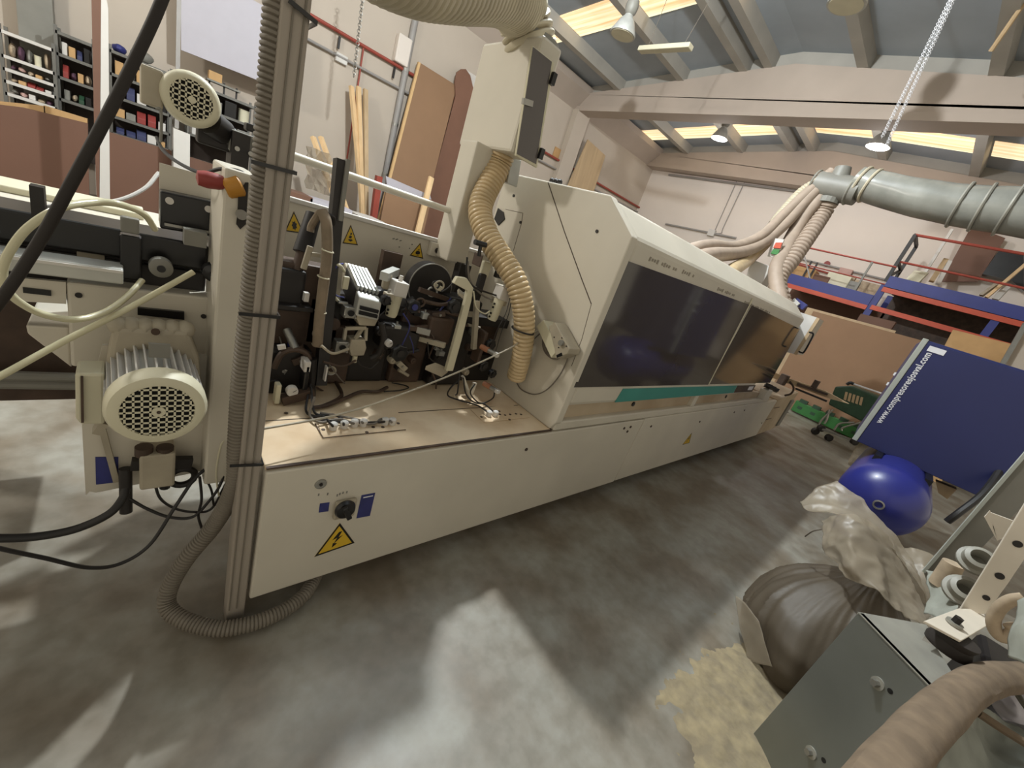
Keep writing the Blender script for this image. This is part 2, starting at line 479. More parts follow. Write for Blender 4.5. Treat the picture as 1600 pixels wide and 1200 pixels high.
def foot(px, py, pxb, pyb, ytop, ybot):
    """board corner from the wall plane down to the floor: top pixel at depth ytop, lower pixel at depth ybot, run on to z=0"""
    a = at(px, py, y=ytop); b = at(pxb, pyb, y=ybot)
    return a, a.lerp(b, a.z / (a.z - b.z))


tl, bl = foot(655, 97, 593, 340, 7.95, 7.55)
tr, br = foot(714, 134, 655, 366, 7.95, 7.55)
bo = leaning_board('leaning_board', bl, br, tl, tr, 0.04, M_mdf, 'large tan MDF board leaning on the side wall by the grey downpipe')
MB().prism([bl + V((-.012, -.004, 0)), bl + V((.03, -.004, 0)), tl + V((.03, -.004, 0)), tl + V((-.012, -.004, 0))], (0, .045, 0)).build('board_edge', M_mdfedge, bo)
# dark panel with a rounded end
mb = MB(); P = []
A = at(700, 350, y=7.75); B = at(745, 365, y=7.75)
for px, py in ((655, 360), (712, 150), (711, 128), (714, 113), (721, 108), (728, 108), (735, 118), (740, 140), (737, 180), (690, 385)):
    P.append(at(px, py, y=7.9))
mb.prism(P, (0, 0.03, 0))
tag(mb.build('leaning_board', M_mdf2), 'dark brown panel with rounded top leaning beside the tan MDF board', 'panel')
mb = MB(); mb.prism([at(727, 108, y=7.97), at(744, 119, y=7.97), at(735, 165, y=7.97), at(690, 385, y=7.97), at(670, 375, y=7.97)], (0, 0.02, 0))
tag(mb.build('leaning_board', M_sheetw), 'white panel behind the round-topped dark brown panel', 'panel')
mb = MB(); mb.prism([at(919, 218, y=7.9), at(946, 243, y=7.9), at(918, 330, y=7.8), at(870, 330, y=7.8)], (0, 0.03, 0))
tag(mb.build('leaning_board', M_oak), 'pale oak laminate panel standing up behind the machine hood', 'panel')


def stick(a, b, w, h, m, label):
    b = a.lerp(b, (a.z - .02) / (a.z - b.z))
    tag(MB().bar(a, b, w, h).build('wood_batten', m), label, 'batten', 'battens leaning on the side wall')


for (p0, p1), lab in zip((((549, 135), (568, 345)), ((560, 136), (566, 345)), ((571, 140), (572, 345))), (
        'pine batten in the tall bundle, the one nearest the black pole', 'middle pine batten of the tall bundle leaning on the wall', 'darker pine batten of the tall bundle, next to the drain pipe')):
    stick(at(*p0, y=7.9), at(*p1, y=7.2), 0.07, 0.05, M_oak if 'darker' in lab else M_pine, lab)
stick(at(489, 214, y=7.0), at(535, 345, y=6.5), 0.07, 0.05, M_pine, 'short slanting pine batten close to the grey taped post')
stick(at(501, 214, y=7.05), at(548, 345, y=6.55), 0.07, 0.05, M_pine, 'second short slanting pine batten between post and tall bundle')
stick(at(674, 277, y=6.6), at(652, 366, y=6.4), 0.09, 0.04, M_pine, 'pale upright batten in front of the dark leaning panel')
# red steel post and crates of off-cuts behind the machine rail
mb = MB(); mb.bar(at(592, 275, y=6.9), at(583, 345, y=6.9), 0.09, 0.09)
tag(mb.build('red_post', M_rust), 'short red steel post behind the white guide rail', 'post')
mb = MB(); G = []
for i in range(7):
    G.append([at(478 + 38 * i / 6 + 3 * math.sin(j * 2.1 + i), 228 + 66 * j / 6 + i * 2, y=6.6 + 0.12 * math.sin(i * 1.3 + j)) for j in range(7)])
mb.grid(G)
tag(mb.build('plastic_sheet', M_film, solid=0.004), 'crumpled translucent plastic sheet hanging behind the machine back guard', 'plastic sheet')
for i, (px, py, w, m, lab) in enumerate((
        (450, 296, 0.5, M_melam, 'brown off-cut board lying behind the guard near the taped post'),
        (512, 316, 0.55, M_sheetl, 'lavender off-cut board lying behind the guard, under the plastic sheet'),
        (573, 338, 0.4, M_sheetw, 'white off-cut board lying behind the guard, by the red post'),
        (640, 283, 0.6, M_sheetl, 'bluish white board leaning low before the MDF board'))):
    c = at(px, py, y=6.3)
    if i == 3:
        t = thing('offcut_stack', (c.x, 6.9, 0), 'bluish white board lying on a tan carcass low before the MDF board', 'board')
        a, b = at(605, 292, y=6.9), at(674, 312, y=6.9)
        MB().prism([at(603, 275, y=6.9), at(672, 305, y=6.9), b, a], (0, .05, 0)).build('sheet', m, t)
        MB().prism([a, b, V((b.x, 6.9, 0)), V((a.x, 6.9, 0))], (0, .05, 0)).build('carcass', M_mdf, t)
        continue
    else:
        mb = MB().box((c.x - w / 2, 6.1, c.z - .06), (c.x + w / 2, 6.6, c.z + .0))
    tag(mb.build('offcut_board', m), lab, 'board', 'off-cuts stacked behind the machine')
c = at(510, 316, y=6.3)
tag(MB().box((0.8, 6.1, 0), (3.3, 6.7, c.z - .09)).build('offcut_bench', M_melam), 'low brown bench of boards behind the machine guard', 'bench')
# light panels in the background left of the post
p0 = at(283, -20, y=7.7); p1 = at(283, 84, y=7.7)
q = at(400, 122, y=7.7)
tag(MB().prism([at(283, -60, y=7.7), at(470, 40, y=7.7), at(470, 152, y=7.7), at(283, 78, y=7.7)], (0, .03, 0)).build('white_board', M_sheetl), 'large lavender white panel mounted high on the side wall', 'panel')
t = thing('shelf_end_post', at(277, 260, y=6.3), 'white upright panel edge standing before the shelves, behind the upper motor', 'post')
MB().prism([at(271, 200, y=6.3), at(297, 210, y=6.3), at(296, 330, y=6.3), at(271, 330, y=6.3)], (0, .03, 0)).build('panel', M_sheetw, t)
MB().bar(at(280, -20, y=6.35), at(276, 200, y=6.35), 0.035, 0.03).build('pole', M_grpipe, t)
t = thing('upright_board', at(157, 320, y=6.0), 'tall narrow upright panel, brown face and white edge, before the shelves', 'panel')
MB().prism([at(142, -40, y=6.0), at(158, -40, y=6.0), at(155, 330, y=6.0), at(152, 330, y=6.0), at(147, 200, y=6.0)], (0, .03, 0)).build('brown_face', M_melam, t)
MB().prism([at(158.5, -40, y=6.0), at(169, 12, y=6.0), at(172, 330, y=6.0), at(155.5, 330, y=6.0)], (0, .03, 0)).build('white_edge', M_sheetw, t)
# row of brown boards standing in front of the shelves
pts = ((-30, 160), (35, 168), (137, 193), (140, 330), (-30, 330))
tag(MB().prism([at(a, b, y=6.6) for a, b in pts], (0, .05, 0)).build('standing_board', M_melam), 'wide brown board standing before the shelves, at the edge of the photo', 'board', 'brown boards before the shelves')
pts = ((166, 205), (268, 236), (268, 340), (166, 340))
tag(MB().prism([at(a, b, y=6.55) for a, b in pts], (0, .05, 0)).build('standing_board', M_melam), 'brown board standing between tall narrow panel and upper motor', 'board', 'brown boards before the shelves')
pts = ((296, 245), (420, 285), (420, 345), (296, 345))
tag(MB().prism([at(a, b, y=6.6) for a, b in pts], (0, .05, 0)).build('standing_board', M_melam), 'brown board standing behind the red knob, farthest along the row', 'board', 'brown boards before the shelves')
for k, (a, b, h) in enumerate((((-25, 156), (70, 166), 7), ((68, 165), (136, 186), 8))):
    p = at(*a, y=6.7); q = at(*b, y=6.7)
    tag(MB().prism([p, q, q - V((0, 0, .08)), p - V((0, 0, .08))], (0, .12, 0)).build('carton_strip', M_carton), ('long cardboard strip lying on the wide brown board', 'second cardboard strip on the brown board, next to the tall panel')[k], 'cardboard', 'cardboard strips on the boards')

# ------------------------------------------------------------------ shelf racks along the side wall
def rack(name, px0, px1, tops, label, m, y=7.55, depth=.4, zl=0.0):
    """tops: pixel heights of the boards at px0; boards run level along the wall"""
    zs = [at(px0, py, y=y).z for py in tops]
    x0 = at(px0, tops[0], y=y).x; x1 = at(px1, tops[0] + (px1 - px0) * .36, y=y).x
    t = thing(name, (x0, y, 0), label, 'shelf rack')
    for x in (x0, x1):
        for yy in (y, y + depth - .03):
            bx('upright', (x - .014, yy, zl), (x + .014, yy + .03, zs[0] + .05), M_shelf, t)
    for z in zs: bx('shelf_board', (x0, y, z - .03), (x1, y + depth, z), m, t)
    bx('back_panel', (x0, y + depth - .004, .4), (x1, y + depth, zs[0]), M_shelfd, t)
    return x0, x1, zs


ITEMS = [('storage_box', M_sheetw, 'white'), ('storage_box', M_carton, 'cardboard'), ('storage_bin', M_bin, 'blue'), ('storage_bin', M_red, 'red'),
         ('storage_box', M_black, 'black'), ('storage_bin', M_greend, 'green'), ('storage_box', M_grey, 'grey'), ('storage_bin', M_amber, 'amber')]
ORD = ['first', 'second', 'third', 'fourth', 'fifth', 'sixth', 'seventh', 'eighth', 'ninth', 'tenth']


def item(kind, m, x, y, z, w, d, h):
    mb = MB()
    if kind == 'storage_bin':                       # open bin with sloping front
        mb.prism([(x, y, z), (x, y + d, z), (x, y + d, z + h), (x, y + d * .25, z + h), (x, y, z + h * .45)], (w, 0, 0))
        o = mb.build(kind, m, bevel=.004)
    elif kind == 'paint_can':
        mb.lathe((x + w / 2, y + w / 2, z), (0, 0, 1), [(0, w * .46), (h * .95, w * .46), (h * .96, w * .5), (h, w * .5), (h, .01)], 14)
        o = mb.build(kind, m, smooth=True)
    elif kind == 'cloth_bundle':
        mb.ball((x + w / 2, y + d / 2, z + h * .45), (w * .55, d * .5, h * .5), 10, 7)
        for v in mb.bm.verts: v.co += V((0, 0, .02)) * noise.noise(v.co * 14); v.co.z = max(v.co.z, z)
        o = mb.build(kind, m, smooth=True)
    else:
        mb.box((x, y, z), (x + w, y + d, z + h))
        o = mb.build(kind, m, bevel=.004)
    return o


def fill(x0, x1, zs, y, rackname, palettes, start, gap=.85, base='post'):
    for li, z in enumerate(zs):
        row = palettes[li % len(palettes)]
        hmax = (zs[li - 1] - z - .06) if li else .2
        n = len(row); w = (x1 - x0 - .06) / n
        for i, (kind, m, colour) in enumerate(row):
            if kind is None: continue
            ww = w * random.uniform(.72, .95); hh = hmax * random.uniform(.45, .9)
            o = item(kind, m, x0 + .03 + w * i + (w - ww) / 2, y + .02 + random.uniform(0, .04), z, ww, .24, hh)
            word = kind.split('_')[-1] if kind != 'cloth_bundle' else 'bundle'
            tag(o, '%s %s, %s in the %s row of the %s' % (colour, word, ORD[i], ORD[li], rackname), word, 'goods on the ' + rackname)


B, C_, BN, K, CB, PC = 'storage_box', 'storage_box', 'storage_bin', None, 'cloth_bundle', 'paint_can'
M_pinkc = mat('pinkish_paper', (196, 160, 150), .8); M_tanc = mat('tan_cloth', (186, 166, 140), .9, vary=.3, scale=20); M_purp = mat('plum_cloth', (96, 66, 84), .9, vary=.3)
x0, x1, zs = rack('wire_shelf_rack', -2, 83, (44, 82, 102, 121, 140), 'light slanted shelf rack crowded with small goods, at the edge of the photo', M_sheetw, y=7.5)
fill(x0, x1, zs[1:], 7.5, 'light rack', [
    [(CB, M_tanc, 'tan'), (CB, M_purp, 'plum'), (CB, M_grey, 'grey'), (PC, M_cream, 'cream'), (CB, M_tanc, 'pale')],
    [(CB, M_purp, 'plum'), (CB, M_pinkc, 'pink'), (CB, M_tanc, 'tan'), (B, M_carton, 'cardboard'), (CB, M_grey, 'grey')],
    [(CB, M_tanc, 'tan'), (B, M_carton, 'cardboard'), (BN, M_red, 'red'), (BN, M_red, 'bright red'), (B, M_sheetw, 'white')],
    [(CB, M_grey, 'grey'), (CB, M_pinkc, 'pink'), (B, M_sheetw, 'white'), (CB, M_tanc, 'tan'), (CB, M_purp, 'plum')]], 0)
x0, x1, zs = rack('steel_shelf_rack', 86, 146, (46, 80, 116, 150), 'dark grey steel shelf rack next to the tall narrow panel', M_shelf, y=7.55)
fill(x0, x1, zs[1:], 7.55, 'dark rack', [
    [(B, M_sheetw, 'white'), (B, M_carton, 'cardboard'), (BN, M_bin, 'blue'), (B, M_black, 'black')],
    [(BN, M_red, 'red'), (CB, M_purp, 'plum'), (B, M_carton, 'cardboard'), (CB, M_tanc, 'tan')],
    [(B, M_grey, 'grey'), (CB, M_tanc, 'tan'), (BN, M_greend, 'green'), (B, M_black, 'black')]], 0)
x0, x1, zs = rack('steel_shelf_rack', 171, 268, (76, 112, 146, 178, 205), 'long grey shelf rack behind the slanting black hose', M_shelf, y=7.6)
tag(item(CB, M_bluest, x0 + .02, 7.65, zs[0], .12, .2, .1), 'small blue bundle on top of the long rack', 'bundle')
tag(item(CB, M_grey, x0 + .18, 7.65, zs[0], .2, .2, .14), 'grey bundle on top of the long rack', 'bundle')
fill(x0, x1, zs[1:], 7.6, 'long rack', [
    [(B, M_carton, 'cardboard'), (B, M_black, 'black'), (B, M_carton, 'open cardboard'), (CB, M_tanc, 'tan'), (B, M_black, 'black')],
    [(BN, M_bin, 'blue'), (BN, M_bin, 'dark blue'), (B, M_sheetw, 'white'), (CB, M_grey, 'grey'), (B, M_black, 'black')],
    [(B, M_carton, 'cardboard'), (B, M_grey, 'grey'), (BN, M_red, 'red'), (BN, M_red, 'small red'), (B, M_sheetw, 'white')],
    [(BN, M_bin, 'blue'), (BN, M_bin, 'dark blue'), (BN, M_bin, 'mid blue'), (B, M_sheetw, 'white'), (B, M_carton, 'cardboard')]], 0)
x0, x1, zs = rack('steel_shelf_rack', 297, 400, (126, 160, 208), 'grey shelf rack behind the upper motor gearbox', M_shelf, y=7.55)
t = thing('trolley_rack', (x0 + .25, 7.65, zs[0]), 'small frame with a cardboard box standing on the rack behind the upper motor', 'rack')
for q in (0, .16, .3): bx('leg', (x0 + .2 + q, 7.7, zs[0]), (x0 + .22 + q, 7.72, zs[0] + .14), M_dark, t)
bx('tray', (x0 + .18, 7.66, zs[0] + .1), (x0 + .55, 7.85, zs[0] + .12), M_grey, t)
bx('carton', (x0 + .2, 7.68, zs[0] + .12), (x0 + .34, 7.82, zs[0] + .22), M_carton, t)
fill(x0, x1, zs[1:], 7.55, 'motor-side rack', [
    [(B, M_carton, 'cardboard'), (B, M_grey, 'grey'), (B, M_black, 'black'), (PC, M_cream, 'cream')],
    [(B, M_sheetw, 'white'), (BN, M_bin, 'blue'), (B, M_black, 'black'), (B, M_grey, 'grey')]], 0)
# steel column of the hall at the far left
tag(MB().bar((at(50, -60, y=7.9).x, 7.95, 0), (at(50, -60, y=7.9).x, 7.95, 4.6), .26, .2).build('grey_column', M_grey), 'dark grey column against the side wall behind the light rack', 'column')
# ------------------------------------------------------------------ the edge banding machine
mach = thing('edge_banding_machine', (2.8, 1.4, 0.0), 'long cream edge banding machine with smoked window hood, teal stripe and open tool section', 'machine')
YF = 0.952
o = bx('base', (.27, .985, .085), (1.45, 1.25, .545), M_dirty, mach)
o = bx('base', (1.45, .985, .085), (5.9, 1.85, .545), M_dirty, mach)
bx('front_panel', (.254, YF, .08), (2.25, .984, .546), M_white, mach, .006)
bx('front_panel', (2.256, YF, .085), (5.3, .984, .551), M_white, mach, .006)
MB().prism([(5.3, YF, .09), (6.1, YF + .01, .1), (6.28, YF + .02, .22), (6.28, YF + .02, .62), (5.3, YF, .56)], (0, .7, 0)).build('outfeed_block', M_dirty, mach, .006)
MB().box((6.06, YF - .008, .14), (6.2, YF + .05, .52)).build('end_cover', M_grey, mach, .01)
bx('end_panel', (.25, .99, .085), (.268, 1.25, .545), M_white, mach)
for x in (.60, 1.98, 4.1, 5.6):
    f = MB().lathe((x, 1.005, .055), (0, 1, 0), [(0, .028), (.004, .034), (.02, .034), (.022, .02)], 20).build('levelling_foot', M_perf, mach, smooth=True)
    MB().cyl((x, 1.0, .055), (x, 1.008, .055), .011, n=12).build('foot_bolt', M_dark, f)
    MB().box((x - .05, 1.03, 0), (x + .05, 1.13, .09)).build('foot_pad', M_dark, f)
# deck
bx('deck', (.254, .962, .546), (1.392, 1.54, .556), M_deck, mach, .003)
mb = MB(); mb.box((.256, .956, .552), (1.39, .966, .5565)); mb.box((.256, 1.188, .5562), (1.38, 1.192, .5568))
mb.build('deck_seam', M_brown, mach)
# decals on the front panel
def dec(name, pts, m, parent=mach, y=YF - .0012, depth=.001, axis='y'):
    return MB().prism([at(a, b, y=y) for a, b in pts], (0, depth, 0)).build(name, m, parent)


def warn(corners, fn, off, symbol, parent=mach):
    """triangular sign: corners = apex, base corner, base corner in pixels; fn maps pixel to the plane; off = small step to the viewer"""
    A, Bc, Cc = [fn(*c) for c in corners]
    off = V(off); g = (A + Bc + Cc) / 3
    s = MB().prism([A, Bc, Cc], off * .6).build('warning_sign', M_yellow, parent)
    mb = MB()
    for p, q in ((A, Bc), (Bc, Cc), (Cc, A)):
        pi = p.lerp(g, .16); qi = q.lerp(g, .16)
        mb.prism([p + off * .6, q + off * .6, qi + off * .6, pi + off * .6], off * .3)
    mb.build('sign_border', M_black, s)
    up = (A - (Bc + Cc) / 2); rt = (Cc - Bc)
    mid = (Bc + Cc) / 2
    mb = MB()
    for poly in symbol: mb.prism([mid + up * v + rt * u + off * .6 for u, v in poly], off * .3)
    mb.build('sign_symbol', M_black, s)
    return s


BOLT = [[(.02, .66), (-.12, .42), (.0, .46), (-.07, .26), (.14, .5), (.03, .46), (.1, .66)],
        [(-.09, .3), (-.1, .13), (.02, .24)]]
HAND = [[(-.16, .3), (-.1, .42), (.02, .46), (.16, .4), (.16, .24), (.0, .18), (-.12, .2)], [(-.02, .48), (.08, .5), (.1, .56), (-.04, .54)], [(-.12, .1), (.14, .1), (.14, .13), (-.12, .13)]]
GEAR = [[(.1 * math.cos(a) * (1, 1.5)[i % 2], .33 + .16 * math.sin(a) * (1, 1.5)[i % 2]) for i, a in enumerate([k * 6.283 / 14 for k in range(14)])]]
ROLL = [[(-.14, .2), (.0, .14), (.14, .2), (.12, .26), (-.12, .26)], [(-.12, .32), (.04, .3), (.1, .42), (-.04, .46)], [(-.02, .48), (.06, .48), (.1, .58), (.0, .6)]]
pf = lambda a, b: at(a, b, y=YF - .0005)
warn(((531, 817), (491, 870), (554, 848)), pf, (0, -.0012, 0), BOLT)
warn(((1081, 676), (1066, 695), (1077, 692)), pf, (0, -.0012, 0), BOLT)
dec('blue_label', ((500, 787), (515, 785), (513, 799), (498, 801)), M_bluest)
l = dec('blue_label', ((565, 774), (586.5, 770), (578, 806), (557, 810)), M_bluest)
dec('label_text', ((568, 777), (583, 774), (582.5, 775.5), (567.5, 778.5)), M_print, l, YF - .0022)
# main switch
c = at(537, 793, y=YF)
s = MB().box((c.x - .032, YF - .016, c.z - .032), (c.x + .034, YF, c.z + .036)).build('main_switch', M_gearb, mach, .006)
c = at(541, 799, y=YF - .03)
kb = MB().lathe((c.x, YF - .014, c.z), (0, -1, 0), [(0, .03), (.006, .032), (.016, .028), (.02, .001)], 24).build('switch_knob', M_black, s, smooth=True)
MB().obox((c.x, YF - .038, c.z), (.4, 0, -.9), (.055, .014, .016)).build('switch_grip', M_black, s, .003)
c = at(501, 756, y=YF)
s = MB().lathe((c.x, YF, c.z), (0, -1, 0), [(0, .017), (.004, .016), (.005, .01), (.002, .001)], 20).build('cam_lock', M_steel, mach, smooth=True)
MB().cyl((c.x, YF - .003, c.z), (c.x, YF - .0065, c.z), .005, n=8).build('lock_core', M_dark, s)
mb = MB()
for px, py in ((527, 774), (531, 772), (536, 770), (542, 769), (498, 773), (512, 772)):
    q = at(px, py, y=YF - .0005); mb.box((q.x - .002, YF - .001, q.z - .004), (q.x + .002, YF, q.z + .004))
mb.build('faded_marks', M_grey, mach)
for px, py in ((822, 702), (975, 669), (985, 667), (1017, 666), (1147, 644), (1163, 641), (1093, 659), (1190, 661), (980, 674)):
    q = at(px, py, y=YF)
    MB().cyl((q.x, YF + .001, q.z), (q.x, YF - .004, q.z), .008, n=10).build('screw', M_brown, mach)
for px, py in ((1200, 655), (1213, 637), (1228, 645)):
    q = at(px, py, y=YF)
    MB().box((q.x - .1, YF - .002, q.z - .004), (q.x + .14, YF, q.z + .004)).build('scratch', M_brown, mach)
# ---- hood
def slant(z): return 4.06 + max(0, z - .775) * .62
PROF = [(YF, .68), (YF, 1.43), (1.11, 1.548), (1.8, 1.556), (1.8, .6)]
A = [V((1.43, y, z)) for y, z in PROF]; Bb = [V((slant(z), y, z)) for y, z in PROF]
mb = MB(); mb.rings([A, Bb]); hood = mb.build('hood', M_white, mach, .02)
EP = [(.948, .602), (.946, 1.43), (1.118, 1.556), (1.805, 1.565), (1.805, .556), (.97, .556)]
end = MB().prism([(1.386, y, z) for y, z in EP], (.045, 0, 0)).build('hood_end_plate', M_white, mach, .006)
px_ = lambda a, b: at(a, b, x=1.3855)
def seam(pts, w=.0016, m=M_brown, parent=end, nm='panel_gap'):
    mb = MB()
    P = [px_(*p) for p in pts]
    for a, b in zip(P, P[1:]): mb.bar(a, b, w, w)
    return mb.build(nm, m, parent)
seam(((856.5, 285), (882, 362), (909, 436), (924, 475)), .0035)
seam(((924, 475), (909, 530), (893, 572)))
seam(((790, 327), (817, 333), (815, 348), (802, 392)))
for px, py in ((933, 361.5), (803, 306), (813.5, 347.5)):
    q = px_(px, py); MB().cyl(q, q + V((-.004, 0, 0)), .007, n=10).build('plate_screw', M_dark, end)
MB().prism([at(778, 325, x=1.38), at(786, 331, x=1.38), at(788, 342, x=1.38), at(778, 352, x=1.38), at(772, 342, x=1.38)], (.01, 0, 0)).build('cable_hole', M_black, end)
q = at(868, 284, x=1.6); mb = MB()
for i in range(5): mb.ball(at(862 + i * 3, 284 + (i % 2) - i * -.6, x=1.5) + V((0, 0, .005)), .014, 8, 6)
mb.build('cable_clip', M_dark, hood)
# hood front face: recess, ledge, window, stripe
MB().prism([(1.44, .985, .6), (5.2, .985, .6), (4.1, .985, .685), (1.44, .985, .685)], (0, .05, 0)).build('recess_panel', M_dirty, mach)
MB().box((1.40, .954, .552), (4.9, 1.0, .60)).build('ledge', M_white, mach, .008)
MB().box((2.87, .956, .60), (2.93, .99, .686)).build('ledge_bracket', M_white, mach, .004)
MB().box((4.55, .93, .6), (4.75, 1.0, .7)).build('ledge_end', M_white, mach, .006)
win = MB().prism([at(979, 407, y=.9475), at(1173.3, 477, y=.9475), at(1106.5, 601, y=.9475), at(896.5, 605.5, y=.9475)], (0, .006, 0)).build('viewing_window', M_glass, mach)
win2 = MB().prism([at(1175.5, 477.5, y=.9475), at(1250, 514, y=.9475), at(1203, 598, y=.9475), at(1108.5, 600.5, y=.9475)], (0, .006, 0)).build('viewing_window', M_glass, mach)
MB().prism([at(1176, 466, y=.9465), at(1177.5, 467, y=.9465), at(1108, 601.5, y=.9465), at(1106.5, 601.5, y=.9465)], (0, .004, 0)).build('window_joint', M_cream, mach)
st = dec('teal_stripe', ((961, 628.8), (974, 607.6), (1152, 602.6), (1146, 613.8)), M_teal, mach, .949, .003)
dec('dark_badge', ((1147, 613.6), (1153, 602.6), (1181, 602), (1175, 612)), M_brown, mach, .949, .003)
dec('white_badge', ((1168, 609.5), (1171, 604), (1178, 603.6), (1175, 609.2)), M_print, mach, .9478, .002)
for a, b in (((1014, 404), (1058, 422)), ((1066, 424), (1085, 432)), ((1121, 451), (1148, 462)), ((1163, 472), (1203, 489))):
    mb = MB(); P = at(*a, y=.9505); Q = at(*b, y=.9505); n = max(4, int((Q - P).length / .022))
    for i in range(n):
        c = P.lerp(Q, (i + .5) / n); h = .006 + .003 * (i % 3 == 0)
        if i % 5 != 4: mb.box((c.x - .006, .949, c.z - h), (c.x + .005, .953, c.z + h))
    mb.build('faded_lettering', M_ink, hood)
for px, py in ((989, 631), (1134, 619.5)):
    q = at(px, py, y=.984); MB().cyl(q, q - V((0, .006, 0)), .014, n=10).build('slot_screw', M_black, mach)

# ---- back guard with warning signs
YB = 1.75
guard = bx('back_guard', (.40, YB, .82), (1.388, YB + .012, 1.15), M_white, mach)
bx('guard_lip', (.40, YB - .012, 1.148), (1.388, YB + .02, 1.165), M_sheetw, guard, .003)
pb = lambda a, b: at(a, b, y=YB - .001)
warn(((459, 330), (445, 361), (475, 365)), pb, (0, -.002, 0), GEAR, guard)
warn(((548, 351), (535, 380), (559, 383)), pb, (0, -.002, 0), ROLL, guard)
warn(((656.5, 379.5), (640, 399), (661, 404)), pb, (0, -.002, 0), HAND, guard)
mb = MB()
for px, py, w in ((615, 373, .01), (620, 374, .012), (626, 376, .01), (624, 386, .006), (644, 382, .006), (640, 388, .005)):
    q = at(px, py, y=YB - .001); mb.obox(q, (1, 0, .5), (w, .002, .004))
mb.build('pen_marks', M_grey, guard)
q0 = at(676, 378, y=1.72); q1 = at(691, 404, y=1.72)
lk = MB().box((q0.x, 1.72, q1.z), (q1.x, 1.75, q0.z)).build('latch_box', M_white, mach, .003)
q = at(684, 392, y=1.715); MB().cyl(q, q + V((0, .02, 0)), .013, n=14).build('latch_key', M_dark, lk)
# guide rail
MB().cyl(at(430, 234, y=1.7), at(702, 329, y=1.7), .014, n=14).build('guide_rail', M_whpipe, mach, smooth=True)
MB().box((.36, 1.69, 1.15), (.39, 1.72, 1.31)).build('rail_post', M_whpipe, mach)
# chain track behind the tools
bx('track_beam', (.24, 1.5, .56), (1.386, 1.58, .86), M_brown, mach)
bx('track_cover', (.25, 1.44, .86), (1.386, 1.6, .9), M_dark, mach)
bx('track_base', (.3, 1.46, .556), (1.386, 1.52, .7), M_dark, mach)

# ---- extraction box on its post
XB = 1.13
post_l = at(690, 392, y=1.68); post_r = at(713, 411, y=1.68)
f = lambda a, b: at(a, b, x=XB)
ftl, ftr, fbr, fbl = f(760, 62), f(828, 56), f(796, 243), f(716, 226)
ebox = MB()
w = .32
ybr = fbr.y
post_r.x = max(post_r.x, XB + .0)
bx('support_post', (post_l.x, 1.62, 1.09), (post_r.x + .012, 1.745, fbr.z + .02), M_white, mach, .008)
fr = [V((XB, fbl.y, fbl.z)), V((XB, fbr.y, fbl.z)), V((XB, fbr.y, ftr.z)), V((XB, fbl.y, ftr.z))]
XE2 = at(872, 105, y=fbr.y).x
ebox.prism(fr, (XE2 - XB, 0, 0))
ebox = ebox.build('extraction_box', M_white, mach, .012)
sd = lambda a, b: at(a, b, y=fbr.y - .001)
dr = MB().prism([sd(829, 72), sd(863, 98), sd(836, 262), sd(803, 243)], (0, -.014, 0)).build('box_door', M_cream, mach, .003)
MB().prism([sd(829, 74), sd(858, 97), sd(834, 256), sd(804, 240)], (0, -.016, 0)).build('door_pane', M_glass2, dr)
for px, py in ((858, 124), (840, 240)):
    q = sd(px, py); hg = MB().box((q.x - .01, q.y - .03, q.z - .02), (q.x + .012, q.y - .012, q.z + .022)).build('door_hinge', M_black, dr, .002)
    MB().cyl((q.x, q.y - .032, q.z), (q.x, q.y - .03, q.z), .004, n=8)
q = sd(818, 160); MB().obox((q.x, q.y - .024, q.z), (1, 0, .2), (.05, .012, .02)).build('door_catch', M_steel, dr)

MB().prism([at(770, 238, x=XB + .1), at(800, 243, x=XB + .1), at(793, 286, x=XB + .1), at(763, 276, x=XB + .1)], (.06, 0, 0)).build('outlet_spout', M_alu, ebox, .003)
# ---- bundle pole: dark square pole with a dusty cloth sleeve
pole = MB().bar(at(533, 250, y=1.44), at(500, 600, y=1.34), .036, .036).build('tool_column', M_dark, mach)
MB().bar(at(540, 250, y=1.44), at(528, 345, y=1.41), .012, .05).build('column_plate', M_grey, pole)
MB().tube([at(503, 330, y=1.38), at(510, 350, y=1.36), at(511, 400, y=1.35), at(505, 450, y=1.34), at(499, 500, y=1.33), at(496, 540, y=1.33)], .0165, 12, 6).build('cable_sleeve', M_sleeve, mach, smooth=True)
for px, py in ((512, 392), (505, 433), (501, 487), (496, 539)):
    MB().torus(at(px, py, y=1.335), (.1, 0, 1), .0165, .0025, 16, 5).build('sleeve_tie', M_cream, mach)
MB().tube([at(503, 332, y=1.39), at(498, 335, y=1.4), at(487, 352, y=1.42), at(485, 362, y=1.42)], .011, 8).build('sleeve_end', M_sleeve, mach, smooth=True)
MB().tube([at(512, 335, y=1.38), at(521, 340, y=1.38), at(520, 352, y=1.39), at(513, 358, y=1.38)], .006, 6).build('cable', M_dark, mach, smooth=True)
# tilted dark cylinder (pressure drive)
tl_ = MB().cyl(at(490, 335, y=1.48), at(472, 395, y=1.44), .024, .028, 16).build('pressure_cylinder', M_dark, mach, smooth=True)
MB().cyl(at(472, 393, y=1.44), at(462, 428, y=1.42), .016, n=12).build('cylinder_rod', M_brown, tl_, smooth=True)
MB().box((.27, 1.4, .84), (.42, 1.5, .98)).build('drive_block', M_dark, mach, .01)
MB().bar(at(485, 385, y=1.4), at(474, 420, y=1.4), .016, .012).build('link_arm', M_gearb, mach)
MB().bar(at(485, 397, y=1.4), at(500, 399, y=1.4), .012, .012).build('link_arm', M_gearb, mach)
MB().box(at(472, 468, y=1.39), at(484, 459, y=1.37) + V((0, 0, .0))).build('sensor', M_sheetw, mach)
bx('shelf_plate', (.28, 1.36, .86), (.44, 1.5, .872), M_dark, mach)
bx('drive_housing', (.30, 1.42, .56), (.5, 1.5, 1.0), M_brown, mach, .01)
